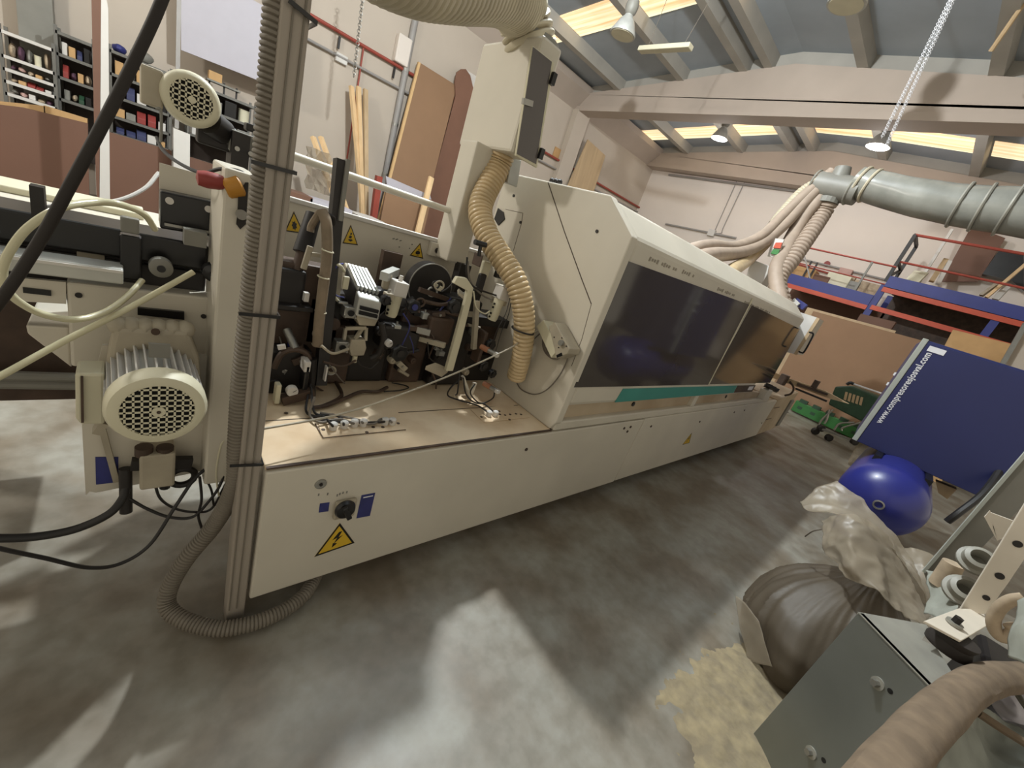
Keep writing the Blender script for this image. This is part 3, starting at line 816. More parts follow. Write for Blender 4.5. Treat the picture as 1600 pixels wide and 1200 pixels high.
# generic dark tool bodies that fill the station
for a, b, m in (((.50, 1.42, .56), (.62, 1.52, .8), M_brown), ((.62, 1.44, .56), (.78, 1.52, .95), M_dark), ((.8, 1.43, .56), (.95, 1.52, .9), M_brown),
                ((.98, 1.4, .56), (1.16, 1.52, .98), M_dark), ((.44, 1.42, .72), (.56, 1.5, .9), M_dark), ((.7, 1.36, .74), (.86, 1.46, .84), M_dark), ((.88, 1.35, .78), (1.0, 1.46, .9), M_brown)):
    bx('tool_body', a, b, m, mach, .012)
# black hood ring over a blade
c = at(668, 447, y=1.5)
sg = MB().lathe((c.x, 1.47, c.z), (0, 1, 0), [(0, .001), (0, .098), (.004, .102), (.05, .102), (.05, .001)], 40).build('blade_guard', M_dark, mach, smooth=True)
MB().torus((c.x, 1.472, c.z), (0, 1, 0), .101, .003, 40, 6).build('guard_rim', M_steel, sg, smooth=True)
bx('mount_plate', (at(594, 408, y=1.62).x, 1.6, .9), (at(622, 418, y=1.62).x, 1.63, 1.075), M_brown, mach)
bx('mount_plate', (at(716, 402, y=1.62).x, 1.58, .8), (at(732, 405, y=1.62).x, 1.63, 1.1), M_dark, mach)
# finned motor
def mot_pts(pts, y): return [at(a, b, y=y) for a, b in pts]
T = [at(541, 417, y=1.48), at(572, 425, y=1.48), at(592, 462, y=1.36), at(556, 452, y=1.36)]
dn = V((0, .0, -.085))
fm = MB().prism(T, dn).build('finned_motor', M_dark, mach, .004)  # body coloured dark to paint the shade between the fins
mb = MB()
for i in range(6):
    f0 = T[0].lerp(T[1], (i + .5) / 6); f1 = T[3].lerp(T[2], (i + .5) / 6)
    mb.bar(f0 + V((0, 0, .004)), f1 + V((0, 0, .004)), .0075, .024)
mb.build('cooling_fin', M_alu, fm)
a, b = T[3], T[2]
fw = (a - T[0]).normalized()
MB().prism([a + fw * .0, b + fw * .0, b + fw * .04, a + fw * .04], V((0, 0, -.07))).build('motor_cap', M_alu, fm, .006)
MB().prism([T[0] - fw * .03, T[1] - fw * .03, T[1], T[0]], V((0, 0, -.09))).build('motor_flange', M_gearb, fm, .004)
mb = MB(); cc = (a + b) / 2 + fw * .042 - V((0, 0, .035)); u_ = (b - a) / 2
for k in (-.022, -.004): mb.prism([cc - u_ * .8 + V((0, 0, k)), cc + u_ * .8 + V((0, 0, k)), cc + u_ * .8 + V((0, 0, k + .012)), cc - u_ * .8 + V((0, 0, k + .012))], fw * .004)
mb.build('cap_slot', M_black, fm)
oc = [(558, 487), (592, 487), (592, 498), (588, 509), (556, 508), (558, 487)]
MB().prism([at(x, y, y=1.34) for x, y in ((560, 484), (591, 486), (592, 498), (586, 510), (562, 509), (557, 498))], (0, .05, 0)).build('junction_box', M_gearb, mach, .004)
MB().prism([at(x, y, y=1.34) for x, y in ((549, 531), (571, 531), (573, 544), (569, 556), (549, 557), (545, 543))], (0, .05, 0)).build('junction_box', M_gearb, mach, .004)
q = at(554, 561, y=1.36); MB().cyl(q + V((0, 0, .015)), q - V((0, 0, .012)), .009, n=10).build('cable_gland', M_cream, mach)
MB().box(at(534, 452, y=1.38), at(546, 432, y=1.39)).build('valve_block', M_cream, mach, .004)
MB().bar(at(527, 425, y=1.44), at(522, 470, y=1.41), .03, .02).build('valve_body', M_gearb, mach)
MB().tube([at(530, 472, y=1.39), at(518, 458, y=1.39), at(514, 440, y=1.39), at(520, 420, y=1.4), at(530, 414, y=1.38), at(538, 424, y=1.42)], .005, 8).build('air_tube', M_cream, mach, smooth=True)
MB().tube([at(538, 465, y=1.38), at(524, 460, y=1.39), at(519, 440, y=1.4), at(526, 416, y=1.38), at(536, 412, y=1.42)], .003, 6).build('air_tube', M_bluest, mach, smooth=True)
q = at(534, 473, y=1.38); MB().cyl(q - V((.012, 0, 0)), q + V((.02, 0, 0)), .006, n=10).build('tube_fitting', M_steel, mach)
for px, py, yy in ((548, 489, 1.22), (535, 543, 1.2)):
    q = at(px, py, y=yy + .12)
    cl = MB().box(q - V((.022, 0, .02)), q + V((.022, .04, .02))).build('pneumatic_clamp', M_steel, mach, .003)
    MB().cyl(q - V((0, .006, 0)), q + V((0, .002, 0)), .011, n=14).build('bore', M_black, cl)
    mb = MB()
    for dx in (-.017, .017):
        for dz in (-.015, .015): mb.cyl(q + V((dx, -.006, dz)), q + V((dx, 0, dz)), .004, n=6)
    mb.build('clamp_screw', M_steel, cl)
# bracket frame below the motor
for p, q in (((540, 513), (537, 532)), ((540, 513), (572, 512)), ((572, 512), (571, 532)), ((566, 513), (555, 530)), ((514, 503), (509, 535))):
    MB().bar(at(*p, y=1.36), at(*q, y=1.35), .01, .012).build('bracket_bar', M_gearb, mach)
q = at(522, 507, y=1.38); MB().cyl(q, q + V((0, .05, 0)), .022, n=16).build('roller', M_brown, mach, smooth=True)
# two filter units
def filter_unit(top, foot_, y, r):
    y += .12
    a = at(*top, y=y); b = at(*foot_, y=y)
    d = (b - a).normalized()
    u = MB().lathe(a, d, [(0, r * .9), (.01, r), ((b - a).length - .012, r * .96), ((b - a).length, r * .8)], 20).build('filter_unit', M_cream, mach, smooth=True)
    hd = MB().obox(a - d * .012, d, (.055, r * 2.3, r * 2.3)).build('filter_head', M_sheetw, u, .004)
    MB().cyl(a - d * .06, a - d * .035, .007, .008, 10).build('filter_nipple', M_sheetw, u)
    mb = MB(); L_ = (b - a).length
    vis = (EYE - a).normalized(); vis = (vis - d * vis.dot(d)).normalized(); sv = d.cross(vis)
    for t in (.36, .5, .74, .88):
        p = a + d * L_ * t + (vis * .8 + sv * .55).normalized() * r * .98
        mb.cyl(p, p + (vis * .8 + sv * .55).normalized() * .0025, .005, n=8)
    mb.build('vent_hole', M_black, u)
    return u
filter_unit((621, 455), (610, 494), 1.26, .024)
filter_unit((783, 462), (768, 500), 1.2, .024)
MB().box(at(597, 452, y=1.4), at(611, 428, y=1.42)).build('valve_block', M_gearb, mach, .006)
MB().bar(at(600, 432, y=1.38), at(618, 424, y=1.5), .03, .03).build('valve_body', M_alu, mach)
# bent flat arm
arm = [at(712, 440, y=1.34), at(728, 434, y=1.31), at(738, 449, y=1.29), at(731, 480, y=1.28), at(714, 540, y=1.27), at(701, 582, y=1.26)]
mb = MB(); wv = [V((.014, -.004, .006))] * 6
L1 = [at(x, y, y=1.29) for x, y in ((709, 443), (715, 433), (730, 435), (740, 450), (737, 470), (722, 530), (708, 580), (697, 580), (711, 530), (727, 472), (731, 455))]
mb.prism(L1, (0, .02, 0)); mb.build('bent_arm', M_cream, mach, .003)
MB().bar(at(716, 455, y=1.36), at(728, 466, y=1.34), .09, .01).build('ribbed_block', M_gearb, mach)
# star knobs and black round grips
for px, py, yy, r, m in ((648, 480, 1.16, .024, M_bluest), (626, 553, 1.12, .03, M_black), (711, 480, 1.18, .026, M_black), (604, 470, 1.2, .018, M_black), (768, 540, 1.14, .024, M_black), (757, 573, 1.14, .022, M_black), (771, 585, 1.14, .02, M_black)):
    q = at(px, py, y=yy + .12)
    n = 7
    poly = [q + V((r * (1.0 if i % 2 else 1.18) * math.cos(i * math.pi / n), 0, r * (1.0 if i % 2 else 1.18) * math.sin(i * math.pi / n))) for i in range(2 * n)]
    kn = MB().prism(poly, (0, .02, 0)).build('star_knob', M_black if m is M_bluest else m, mach, .004)
    MB().cyl(q - V((0, .004, 0)), q + V((0, .004, 0)), r * .5, n=14).build('knob_cap', M_bluest if m is M_bluest else M_dark, kn)
# tee handle
q = at(748, 400, y=1.38); q2 = at(752, 379, y=1.38)
tk = MB().cyl(q, q2, .008, n=10).build('tee_handle', M_black, mach)
MB().cyl(at(742, 378, y=1.38), at(759, 383, y=1.38), .011, n=12).build('handle_bar', M_black, tk, smooth=True)
hb = MB().box(at(738, 412, y=1.44), at(754, 399, y=1.38)).build('slide_block', M_brown, mach, .004)
hb = MB().box(at(746, 430, y=1.44), at(770, 411, y=1.42)).build('adjuster_housing', M_cream, mach, .006)
MB().box(at(770, 432, y=1.42), at(788, 422, y=1.4)).build('adjuster_block', M_black, mach, .004)
MB().box(at(735, 470, y=1.42), at(762, 430, y=1.4)).build('adjuster_body', M_dark, mach, .006)
MB().box(at(765, 472, y=1.38), at(800, 450, y=1.34)).build('valve_island', M_gearb, mach, .004)
MB().bar(at(745, 470, y=1.34), at(740, 545, y=1.32), .02, .02).build('column', M_gearb, mach)
MB().box(at(738, 560, y=1.34), at(760, 520, y=1.28)).build('lower_body', M_brown, mach, .006)
MB().bar(at(723, 588, y=1.27), at(734, 620, y=1.26), .022, .01).build('foot_bracket', M_white, mach)
MB().bar(at(742, 598, y=1.28), at(732, 625, y=1.27), .02, .01).build('foot_bracket', M_white, mach)
MB().bar(at(650, 527, y=1.39), at(695, 540, y=1.29), .02, .02).build('swing_arm', M_gearb, mach)
MB().bar(at(640, 512, y=1.38), at(672, 520, y=1.34), .014, .025).build('swing_arm', M_steel, mach)
MB().bar(at(655, 452, y=1.38), at(700, 468, y=1.4), .012, .018).build('swing_arm', M_brown, mach)
MB().bar(at(676, 444, y=1.4), at(690, 452, y=1.38), .014, .018).build('swing_arm', M_cream, mach)
MB().prism([at(663, 578, y=1.34), at(680, 572, y=1.34), at(700, 582, y=1.32), at(690, 590, y=1.32)], (0, 0, .02)).build('guide_shoe', M_gearb, mach, .004)
# gauges
for px, py, yy, r in ((457, 612, 1.16, .018), (608, 537, 1.16, .014)):
    q = at(px, py, y=yy + .12)
    g_ = MB().lathe(q, (0, -1, 0), [(-.02, r * .7), (-.016, r), (.0, r), (.004, r * .92), (.003, .001)], 24).build('pressure_gauge', M_sheetw, mach, smooth=True)
    MB().bar(q + V((0, -.005, 0)), q + V((r * .6, -.005, r * .4)), .0015, .001).build('gauge_needle', M_black, g_)
MB().box(at(425, 625, y=1.31), at(441, 602, y=1.28)).build('regulator', M_cream, mach, .004)
MB().box(at(466, 600, y=1.34), at(486, 572, y=1.29)).build('solenoid', M_black, mach, .004)
MB().box(at(468, 572, y=1.34), at(487, 566, y=1.29)).build('solenoid_cap', M_sheetw, mach, .003)
MB().bar(at(440, 625, y=1.29), at(490, 612, y=1.29), .03, .03).build('valve_manifold', M_brown, mach)
MB().tube([at(428, 575, y=1.34), at(440, 553, y=1.34), at(460, 546, y=1.34), at(478, 552, y=1.34), at(486, 570, y=1.34)], .01, 8).build('belt_guard', M_brown, mach, smooth=True)
bx('belt_housing', (.32, 1.36, .556), (.46, 1.44, .72), M_dark, mach, .01)
MB().cyl(at(448, 515, y=1.39), at(462, 545, y=1.34), .013, n=12).build('spindle', M_steel, mach, smooth=True)
MB().bar(at(434, 543, y=1.34), at(446, 541, y=1.34), .012, .014).build('clamp_plate', M_sheetw, mach)
MB().cyl(at(488, 560, y=1.34), at(485, 625, y=1.34), .016, n=12).build('dark_column', M_dark, mach)
MB().box(at(504, 592, y=1.32), at(513, 574, y=1.3)).build('sensor', M_sheetw, mach)
# pneumatic cylinders with pink ends
for a, b in (((752, 541), (778, 556)), ((756, 599), (780, 613))):
    P = at(*a, y=1.29); Q = at(*b, y=1.2)
    c_ = MB().cyl(P, P.lerp(Q, .45), .013, n=12).build('air_cylinder', M_copper, mach, smooth=True)
    MB().cyl(P.lerp(Q, .45), P.lerp(Q, .8), .011, n=12).build('cylinder_barrel', M_steel, c_, smooth=True)
    MB().obox(P.lerp(Q, .9), Q - P, ((Q - P).length * .22, .022, .018)).build('cylinder_end', M_sheetw, c_, .002)
# connector plates with glands
pz = lambda a, b: at(a, b, z=.5575)
MB().prism([pz(492, 640), pz(503, 684), pz(634, 671), pz(620, 640)], (0, 0, .0012)).build('connector_plate', M_deck, mach)
mb = MB()
for p, q in (((492, 662), (505, 685)), ((505, 685), (634, 672))): mb.bar(pz(*p) + V((0, 0, .0015)), pz(*q) + V((0, 0, .0015)), .002, .002)
mb.build('plate_edge', M_brown, mach)
for px, py in ((520, 671), (537, 668.5), (553, 666), (567, 665.5), (601, 663), (612, 663), (763, 650), (773, 650)):
    q = pz(px, py)
    g_ = MB().lathe(q, (0, 0, 1), [(0, .012), (.012, .012), (.013, .0135), (.022, .013), (.026, .008), (.026, .001)], 12).build('cable_gland', M_sheetw, mach, smooth=True)
mb = MB()
for px, py in ((583, 668), (598, 668), (622, 662), (505, 672), (573, 676), (781, 648), (789, 649), (797, 648), (806, 647), (814, 648), (752, 652), (796, 656), (780, 643), (447, 646)):
    q = pz(px, py); mb.cyl(q + V((0, 0, .0012)), q + V((0, 0, .0025)), .006, n=10)
mb.build('plugged_hole', M_brown, mach)
MB().prism([pz(735, 640), pz(757, 661), pz(830, 652), pz(800, 632)], (0, 0, .0012)).build('connector_plate', M_deck, mach)
# cables lying on the deck
cab = [[(485, 600), (478, 640), (490, 650), (503, 650), (510, 655), (520, 666)], [(486, 605), (492, 645), (520, 648), (535, 655), (537, 664)], [(492, 620), (484, 648), (500, 660), (530, 655), (553, 662)],
       [(500, 645), (530, 650), (560, 656), (567, 661)], [(565, 662), (585, 662), (595, 655), (606, 655), (612, 660)], [(495, 655), (520, 658), (545, 660), (590, 660), (601, 659)],
       [(520, 590), (533, 612), (530, 622), (505, 634), (490, 637)], [(605, 605), (590, 612), (565, 612), (540, 622), (515, 632), (498, 636)], [(612, 598), (632, 602), (638, 606), (625, 610), (600, 612)]]
for i, c_ in enumerate(cab):
    n = len(c_)
    lift = [(.06 if j == 0 and i < 3 else .012) for j in range(n)]
    if i != 6 and i != 7 and i != 8: lift[-1] = .026
    pts = [at(a, b, z=.5575 + lift[j]) for j, (a, b) in enumerate(c_)]
    MB().tube(pts, .0042 if i < 6 else .007 if i < 8 else .003, 6).build('cable', M_dark if i in (0, 1, 5, 8) else M_cableg if i < 6 else M_brown, mach, smooth=True)
for c_ in ([(722, 590), (705, 605), (700, 618), (720, 626), (745, 633), (762, 644)], [(718, 580), (715, 612), (712, 617)], [(724, 590), (728, 615), (740, 628), (755, 630), (770, 622), (773, 612)], [(742, 600), (735, 614), (746, 628), (758, 632), (773, 645)]):
    MB().tube([at(a, b, y=1.26 - .025 * j) if j < 2 else at(a, b, z=.575) for j, (a, b) in enumerate(c_)], .0035, 6).build('cable', M_dark, mach, smooth=True)
for c_, yy, m, r in (([(630, 490), (640, 510), (628, 540), (622, 555)], 1.18, M_bluest, .0025), ([(640, 525), (645, 540), (646, 552)], 1.16, M_bluest, .002), ([(712, 437), (700, 450), (690, 456)], 1.24, M_dark, .003),
                     ([(730, 402), (729, 430), (740, 448), (770, 460), (790, 465)], 1.2, M_dark, .004), ([(731, 408), (735, 440), (755, 462), (775, 470)], 1.22, M_cableg, .004), ([(740, 455), (744, 480), (757, 490), (765, 486)], 1.16, M_cream, .003),
                     ([(797, 465), (790, 490), (775, 520), (768, 545)], 1.12, M_dark, .0018), ([(800, 460), (795, 490), (783, 520), (775, 548)], 1.14, M_dark, .0018), ([(505, 565), (535, 572), (556, 563)], 1.18, M_brown, .004), ([(558, 563), (568, 573), (580, 575), (592, 565)], 1.18, M_dark, .003),
                     ([(502, 540), (520, 552), (545, 545)], 1.18, M_gearb, .005), ([(420, 595), (440, 600), (470, 640)], 1.2, M_black, .004), ([(668, 535), (672, 560), (690, 570)], 1.18, M_dark, .0025)):
    MB().tube([at(a, b, y=yy + .12) for a, b in c_], r, 6).build('air_tube' if m in (M_bluest, M_cream) else 'cable', m, mach, smooth=True)

# small fittings all over the tool heads
rnd = random.Random(5)
pal = (M_dark, M_brown, M_steel, M_gearb, M_dark, M_brown, M_alu)
for i in range(64):
    px, py = rnd.uniform(590, 745), rnd.uniform(440, 585)
    if i % 4 == 3: px, py = rnd.uniform(425, 560), rnd.uniform(520, 612)
    if py > 600 - (px - 425) * .02: continue
    y = rnd.uniform(1.34, 1.42); p = at(px, py, y=y); m = pal[rnd.randrange(7)]
    a = rnd.uniform(-.5, .7); d = V((math.cos(a), rnd.uniform(-.6, .1), math.sin(a) * rnd.choice((-1, 1))))
    k_ = i % 6
    if k_ == 0:
        MB().cyl(p - d * .03, p + d * .03, rnd.uniform(.005, .009), n=10).build('linkage_rod', m, mach, smooth=True)
    elif k_ == 1:
        f_ = MB().obox(p, d, (rnd.uniform(.03, .06), .025, rnd.uniform(.015, .03))).build('small_bracket', m, mach, .002)
        MB().cyl(p - V((0, .018, 0)), p - V((0, .010, 0)), .006, n=6).build('bracket_bolt', M_steel, f_)
    elif k_ == 2:
        f_ = MB().lathe(p, (0, -1, 0), [(-.02, .016), (.004, .017), (.012, .013), (.014, .006), (.018, .006)], 14).build('fitting', m, mach, smooth=True)
    elif k_ == 3:
        q1 = p + V((rnd.uniform(-.06, .06), -.02, rnd.uniform(-.07, -.02))); q2 = p + V((rnd.uniform(-.1, .1), .02, rnd.uniform(-.14, -.08)))
        MB().tube([p, q1, q2], rnd.choice((.0025, .004)), 6).build('cable', rnd.choice((M_dark, M_cableg, M_brown, M_bluest)), mach, smooth=True)
    elif k_ == 4:
        f_ = MB().box(p - V((.014, .02, .012)), p + V((.014, .01, .014))).build('small_valve', rnd.choice((M_gearb, M_black, M_alu)), mach, .002)
        MB().cyl(p + V((0, -.005, .012)), p + V((0, -.005, .026)), .005, n=8).build('valve_stem', M_steel, f_)
    else:
        MB().torus(p, (.2, 1, .1), rnd.uniform(.012, .02), .004, 18, 6).build('ring', m, mach, smooth=True)
MB().tube([at(596, 505, y=1.3), at(600, 530, y=1.3), at(592, 552, y=1.31), at(580, 560, y=1.32)], .012, 10).build('dark_hose', M_dark, mach, smooth=True)
MB().prism([at(x, y, y=1.36) for x, y in ((640, 512), (668, 508), (676, 520), (664, 526), (642, 519))], (0, .012, 0)).build('bent_plate', M_brown, mach)
MB().tube([at(660, 470, y=1.38), at(690, 476, y=1.36), at(712, 470, y=1.36)], .008, 8).build('bent_rod', M_brown, mach, smooth=True)
# ---- infeed end: end frame, pressure beam, motors
ef = MB().box((.148, 1.12, .40), (.215, 1.3, 1.235)).build('end_frame', M_white, mach, .006)
MB().prism([at(x, y, y=1.119) for x, y in ((372, 305), (383, 285), (388, 285), (384, 350), (375, 358), (369, 350), (371, 330))], (0, -.003, 0)).build('frame_slot', M_dark, ef)
q = at(377, 335, y=1.112); MB().cyl(q, q - V((0, .006, 0)), .011, n=14).build('slot_roller', M_steel, ef)
eb = MB().lathe(at(351, 295, y=1.13), (at(366, 292, y=1.13) - at(351, 295, y=1.13)), [(0, .018), (.004, .022), (.03, .024), (.034, .02)], 18).build('stop_button', M_amber, mach, smooth=True)
MB().lathe(at(350, 286, y=1.13), (at(325, 281, y=1.13) - at(350, 286, y=1.13)), [(0, .013), (.01, .016), (.03, .017), (.045, .014), (.048, .001)], 18).build('button_head', M_red, eb, smooth=True)
bx('splash_plate', (at(249, 260, y=1.35).x, 1.345, at(249, 345, y=1.35).z), (at(346, 280, y=1.35).x, 1.352, at(249, 254, y=1.35).z), M_white, mach)
ib = MB().prism([at(x, y, y=1.3) for x, y in ((250, 298), (341, 317), (341, 372), (250, 357))], (0, .045, 0)).build('infeed_box', M_black, mach, .004)
for px, py in ((265, 314), (326, 327)):
    q = at(px, py, y=1.297); MB().cyl(q, q + V((0, .004, 0)), .008, n=14).build('bolt_hole', M_sheetw, ib)
MB().bar(at(257, 350, y=1.29), at(333, 364, y=1.29), .006, .006).build('adjuster_rod', M_steel, ib)
MB().box((-.45, 1.28, .965), (.148, 1.4, 1.03)).build('pressure_beam', M_black, mach, .006)
MB().box((-.45, 1.3, .88), (.148, 1.42, .955)).build('roller_track', M_dark, mach, .006)
MB().box(at(188, 430, y=1.27), at(222, 372, y=1.24)).build('beam_bracket', M_black, mach, .004)
MB().box(at(188, 359, y=1.26), at(218, 344, y=1.24)).build('beam_clamp', M_grey, mach, .003)
MB().box(at(54, 350, y=1.3), at(68, 294, y=1.27)).build('guide_post', M_dark, mach)
MB().box(at(285, 376, y=1.28), at(324, 366, y=1.24)).build('cover_plate', M_grey, mach)
al = MB().box((-.5, 1.2, .928), (-.008, 1.26, .962)).build('infeed_fence', M_alu, mach, .003)
MB().box((-.5, 1.195, .954), (-.008, 1.2, .96)).build('fence_lip', M_sheetw, al)
for px, py in ((252, 420), (334, 428)):
    q = at(px, py, y=1.22)
    wh = MB().lathe(q, (0, 1, 0), [(0, .016), (.004, .022), (.03, .022)], 24).build('guide_wheel', M_grey if px < 300 else M_black, mach, smooth=True)
    MB().cyl(q - V((0, .003, 0)), q + V((0, .003, 0)), .008, n=14).build('wheel_hub', M_black, wh)
q = at(142, 400, y=1.3); MB().cyl(q, q + V((0, .05, 0)), .022, n=20).build('feed_roller', M_gearb, mach, smooth=True)
bx('infeed_cabinet', (-.098, 1.25, .70), (.19, 1.42, .905), M_white, mach, .006)
MB().prism([at(x, y, y=1.24) for x, y in ((215, 481), (288, 488), (288, 500), (215, 492))], (0, .01, 0)).build('cabinet_slot', M_black, mach)
for px, py in ((123, 461), (337, 480), (318, 494)):
    q = at(px, py, y=1.249); MB().cyl(q, q - V((0, .003, 0)), .006, n=10).build('cabinet_screw', M_dark, mach)
sp = MB().prism([at(x, y, y=1.25) for x, y in ((18, 433), (103, 441), (103, 475), (18, 470))], (0, .01, 0)).build('slotted_plate', M_white, mach)
MB().bar(at(36, 453, y=1.247), at(80, 458, y=1.247), .003, .012).build('plate_slot', M_black, sp)
bx('under_frame', (-.6, 1.55, .45), (-.0, 1.9, .9), M_brown, mach)
MB().prism([at(40, 508, y=1.3), at(108, 512, y=1.3), at(112, 575, y=1.3), at(43, 522, y=1.3)], (0, .25, 0)).build('chute', M_white, mach, .004)
for px0, py0, px1, py1, yy in ((0, 587, 120, 590, 1.5), (0, 600, 118, 602, 1.5)):
    MB().cyl(at(px0 - 40, py0 - 1, y=yy), at(px1, py1, y=yy), .014, n=10).build('infeed_rod', M_grey, mach)
# motor plate and lower motor
mp = MB().prism([at(x, y, y=1.2) for x, y in ((128, 665), (134, 774), (140, 768), (150, 770), (326, 734), (345, 700), (345, 560), (215, 540), (160, 540))], (0, .012, 0)).build('motor_plate', M_white, mach)
lb = MB().prism([at(x, y, y=1.199) for x, y in ((149, 714), (185, 714), (185, 753), (150, 757))], (0, -.001, 0)).build('blue_plate', M_bluest, mp)
gx = MB().prism([at(x, y, y=1.13) for x, y in ((178, 512), (295, 518), (312, 560), (318, 640), (163, 640), (164, 580), (170, 545))], (0, .07, 0)).build('gear_housing', M_gearb, mach, .01)
mb = MB()
for i in range(6):
    q = at(185 + i * 21, 503 + i * 1.4, y=1.16); mb.ball(q - V((0, 0, .008)), (.019, .03, .02), 12, 8)
mb.build('housing_lugs', M_gearb, gx, smooth=True)
q = at(243, 518, y=1.128); MB().cyl(q, q - V((0, .003, 0)), .008, n=12).build('housing_plug', M_brown, gx)
C1 = at(248, 643, y=.97)
C0 = V((C1.x - .004, 1.14, C1.z + .004))
lm = MB().cyl(C0, C1 + V((0, .03, 0)), .07, n=28).build('drive_motor', M_alu, mach, smooth=True)
mb = MB()
for i in range(32):
    a = 6.28318 * i / 32; e = V((math.cos(a), 0, math.sin(a)))
    mb.bar(C0 + e * .076, C1 + V((0, .03, 0)) + e * .076, .0035, .003) if False else mb.prism([C0 + e * .068 + V((.0015, 0, 0)), C0 + e * .083, C1 + V((0, .04, 0)) + e * .083, C1 + V((0, .04, 0)) + e * .068], e.cross(V((0, 1, 0))) * .003)
mb.build('cooling_fins', M_sheetw, lm)
MB().prism([at(x, y, y=1.05) + V((0, 0, .012)) for x, y in ((232, 545), (266, 547), (266, 568), (232, 566))], (0, .002, .002)).build('rating_plate', M_grey, lm)
R1 = .084
MB().lathe(C1 + V((0, .045, 0)), (0, -1, 0), [(0, R1 * .96), (.004, R1), (.03, R1), (.042, R1 * .93), (.046, R1 * .8), (.046, R1 * .72), (.04, R1 * .7)], 40).build('fan_cover', M_cream, lm, smooth=True)
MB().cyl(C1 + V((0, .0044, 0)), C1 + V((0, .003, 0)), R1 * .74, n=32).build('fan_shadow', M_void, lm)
def grille(C, R, step, wbar, name, m, parent):
    mb = MB()
    n = int(R / step)
    for i in range(-n, n + 1):
        h = math.sqrt(max(R * R - (i * step) ** 2, 0))
        mb.box((C.x + i * step - wbar, C.y - .002, C.z - h), (C.x + i * step + wbar, C.y, C.z + h))
        mb.box((C.x - h, C.y - .002, C.z + i * step - wbar), (C.x + h, C.y, C.z + i * step + wbar))
    mb.cyl(C - V((0, .003, 0)), C, R * .19, n=16)
    return mb.build(name, m, parent)
gr = grille(C1, R1 * .72, .0130, .0019, 'fan_grille', M_cream, lm)
MB().cyl(C1 - V((0, .005, 0)), C1, .0035, n=10).build('grille_screw', M_brown, lm)
tb = MB().prism([at(x, y, y=1.08) for x, y in ((117, 584), (164, 584), (164, 664), (125, 664), (118, 655))], (0, .07, 0)).build('terminal_box', M_cream, mach, .006)
MB().box(at(164, 655, y=1.1), at(182, 592, y=1.1) + V((0, .05, 0))).build('terminal_neck', M_gearb, tb)
MB().bar(at(128, 588, y=1.075), at(129, 660, y=1.075), .004, .004).build('lid_seam', M_brown, tb)
MB().bar(at(150, 664, y=1.11), at(164, 667, y=1.11), .03, .03).build('terminal_elbow', M_gearb, tb)
# valve block under the fan
vb = MB().box(at(217, 742, y=1.2), at(275, 708, y=1.13)).build('air_valve', M_gearb, mach, .006)
for px in (225, 258):
    q = at(px, 705, y=1.15); MB().cyl(q - V((0, 0, .01)), q + V((0, 0, .014)), .018, n=16).build('valve_cap', M_brown, vb, smooth=True)
MB().bar(at(205, 725, y=1.16), at(300, 722, y=1.16), .02, .03).build('valve_rod', M_dark, vb)
q = at(258, 748, y=1.17); MB().cyl(q, q - V((0, 0, .03)), .012, n=10).build('valve_drain', M_black, vb)
MB().torus(at(285, 745, y=1.18), (0, 1, 0), .028, .009, 20, 8).build('hose_bend', M_dark, vb, smooth=True)
pg = MB().cyl(at(196, 732, y=1.17), at(197, 800, y=1.15), .013, n=14).build('cable_plug', M_dark, mach, smooth=True)
MB().bar(at(160, 670, y=1.185), at(182, 752, y=1.19), .012, .01).build('cable', M_gearb, mach)
MB().prism([at(357, 610, y=1.2), at(357, 570, y=1.2), at(347, 540, y=1.2), at(347, 745, y=1.2), at(352, 745, y=1.2)], (0, .05, 0)).build('frame_web', M_white, mach)
# upper motor with gearbox
C2 = at(300, 156, y=1.38)
R2 = .058
um = MB().cyl(C2 + V((0, .03, 0)), C2 + V((0, .17, 0)), .05, n=24).build('upper_motor', M_gearb, mach, smooth=True)
MB().lathe(C2 + V((0, .06, 0)), (0, -1, 0), [(0, R2), (.045, R2), (.056, R2 * .92), (.06, R2 * .8), (.06, R2 * .7), (.055, R2 * .68)], 36).build('fan_cover', M_cream, um, smooth=True)
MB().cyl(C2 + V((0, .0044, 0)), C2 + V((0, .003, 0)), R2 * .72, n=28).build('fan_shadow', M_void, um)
grille(C2, R2 * .7, .0115, .0018, 'fan_grille', M_cream, um)
MB().box(at(218, 160, y=1.48), at(256, 112, y=1.4)).build('terminal_box', M_gearb, um, .005)
MB().cyl(C2 + V((.04, .06, -.03)), C2 + V((.075, .09, -.045)), .032, n=20).build('motor_flange', M_dark, um, smooth=True)
MB().cyl(C2 + V((.075, .09, -.045)), C2 + V((.10, .1, -.055)), .026, n=20).build('coupling', M_grey, um, smooth=True)
MB().box(C2 + V((.085, .06, -.085)), C2 + V((.2, .14, -.03))).build('gearbox', M_grey, um, .006)
MB().box(C2 + V((.02, .08, -.09)), C2 + V((.1, .13, -.05))).build('gear_mount', M_dark, um, .006)
MB().box(C2 + V((.13, .13, -.02)), C2 + V((.19, .17, .0))).build('gearbox_cover', M_dark, um, .004)
bx('motor_stand', (.2, 1.42, 1.02), (.24, 1.5, 1.31), M_dark, mach)
for px, py in ((370, 232), (391, 240)):
    q = at(px, py, y=1.42); MB().cyl(q, q - V((0, .008, 0)), .006, n=8).build('gearbox_bolt', M_steel, um)
# table behind the infeed
tb_ = bx('infeed_table', (-.9, 1.55, .92), (.09, 2.1, .945), M_white, mach, .004)
bx('table_strip', (-.9, 1.9, .945), (.04, 2.05, .965), M_cream, mach, .004)
bx('table_leg', (-.5, 1.9, 0), (-.44, 1.96, .92), M_white, mach)
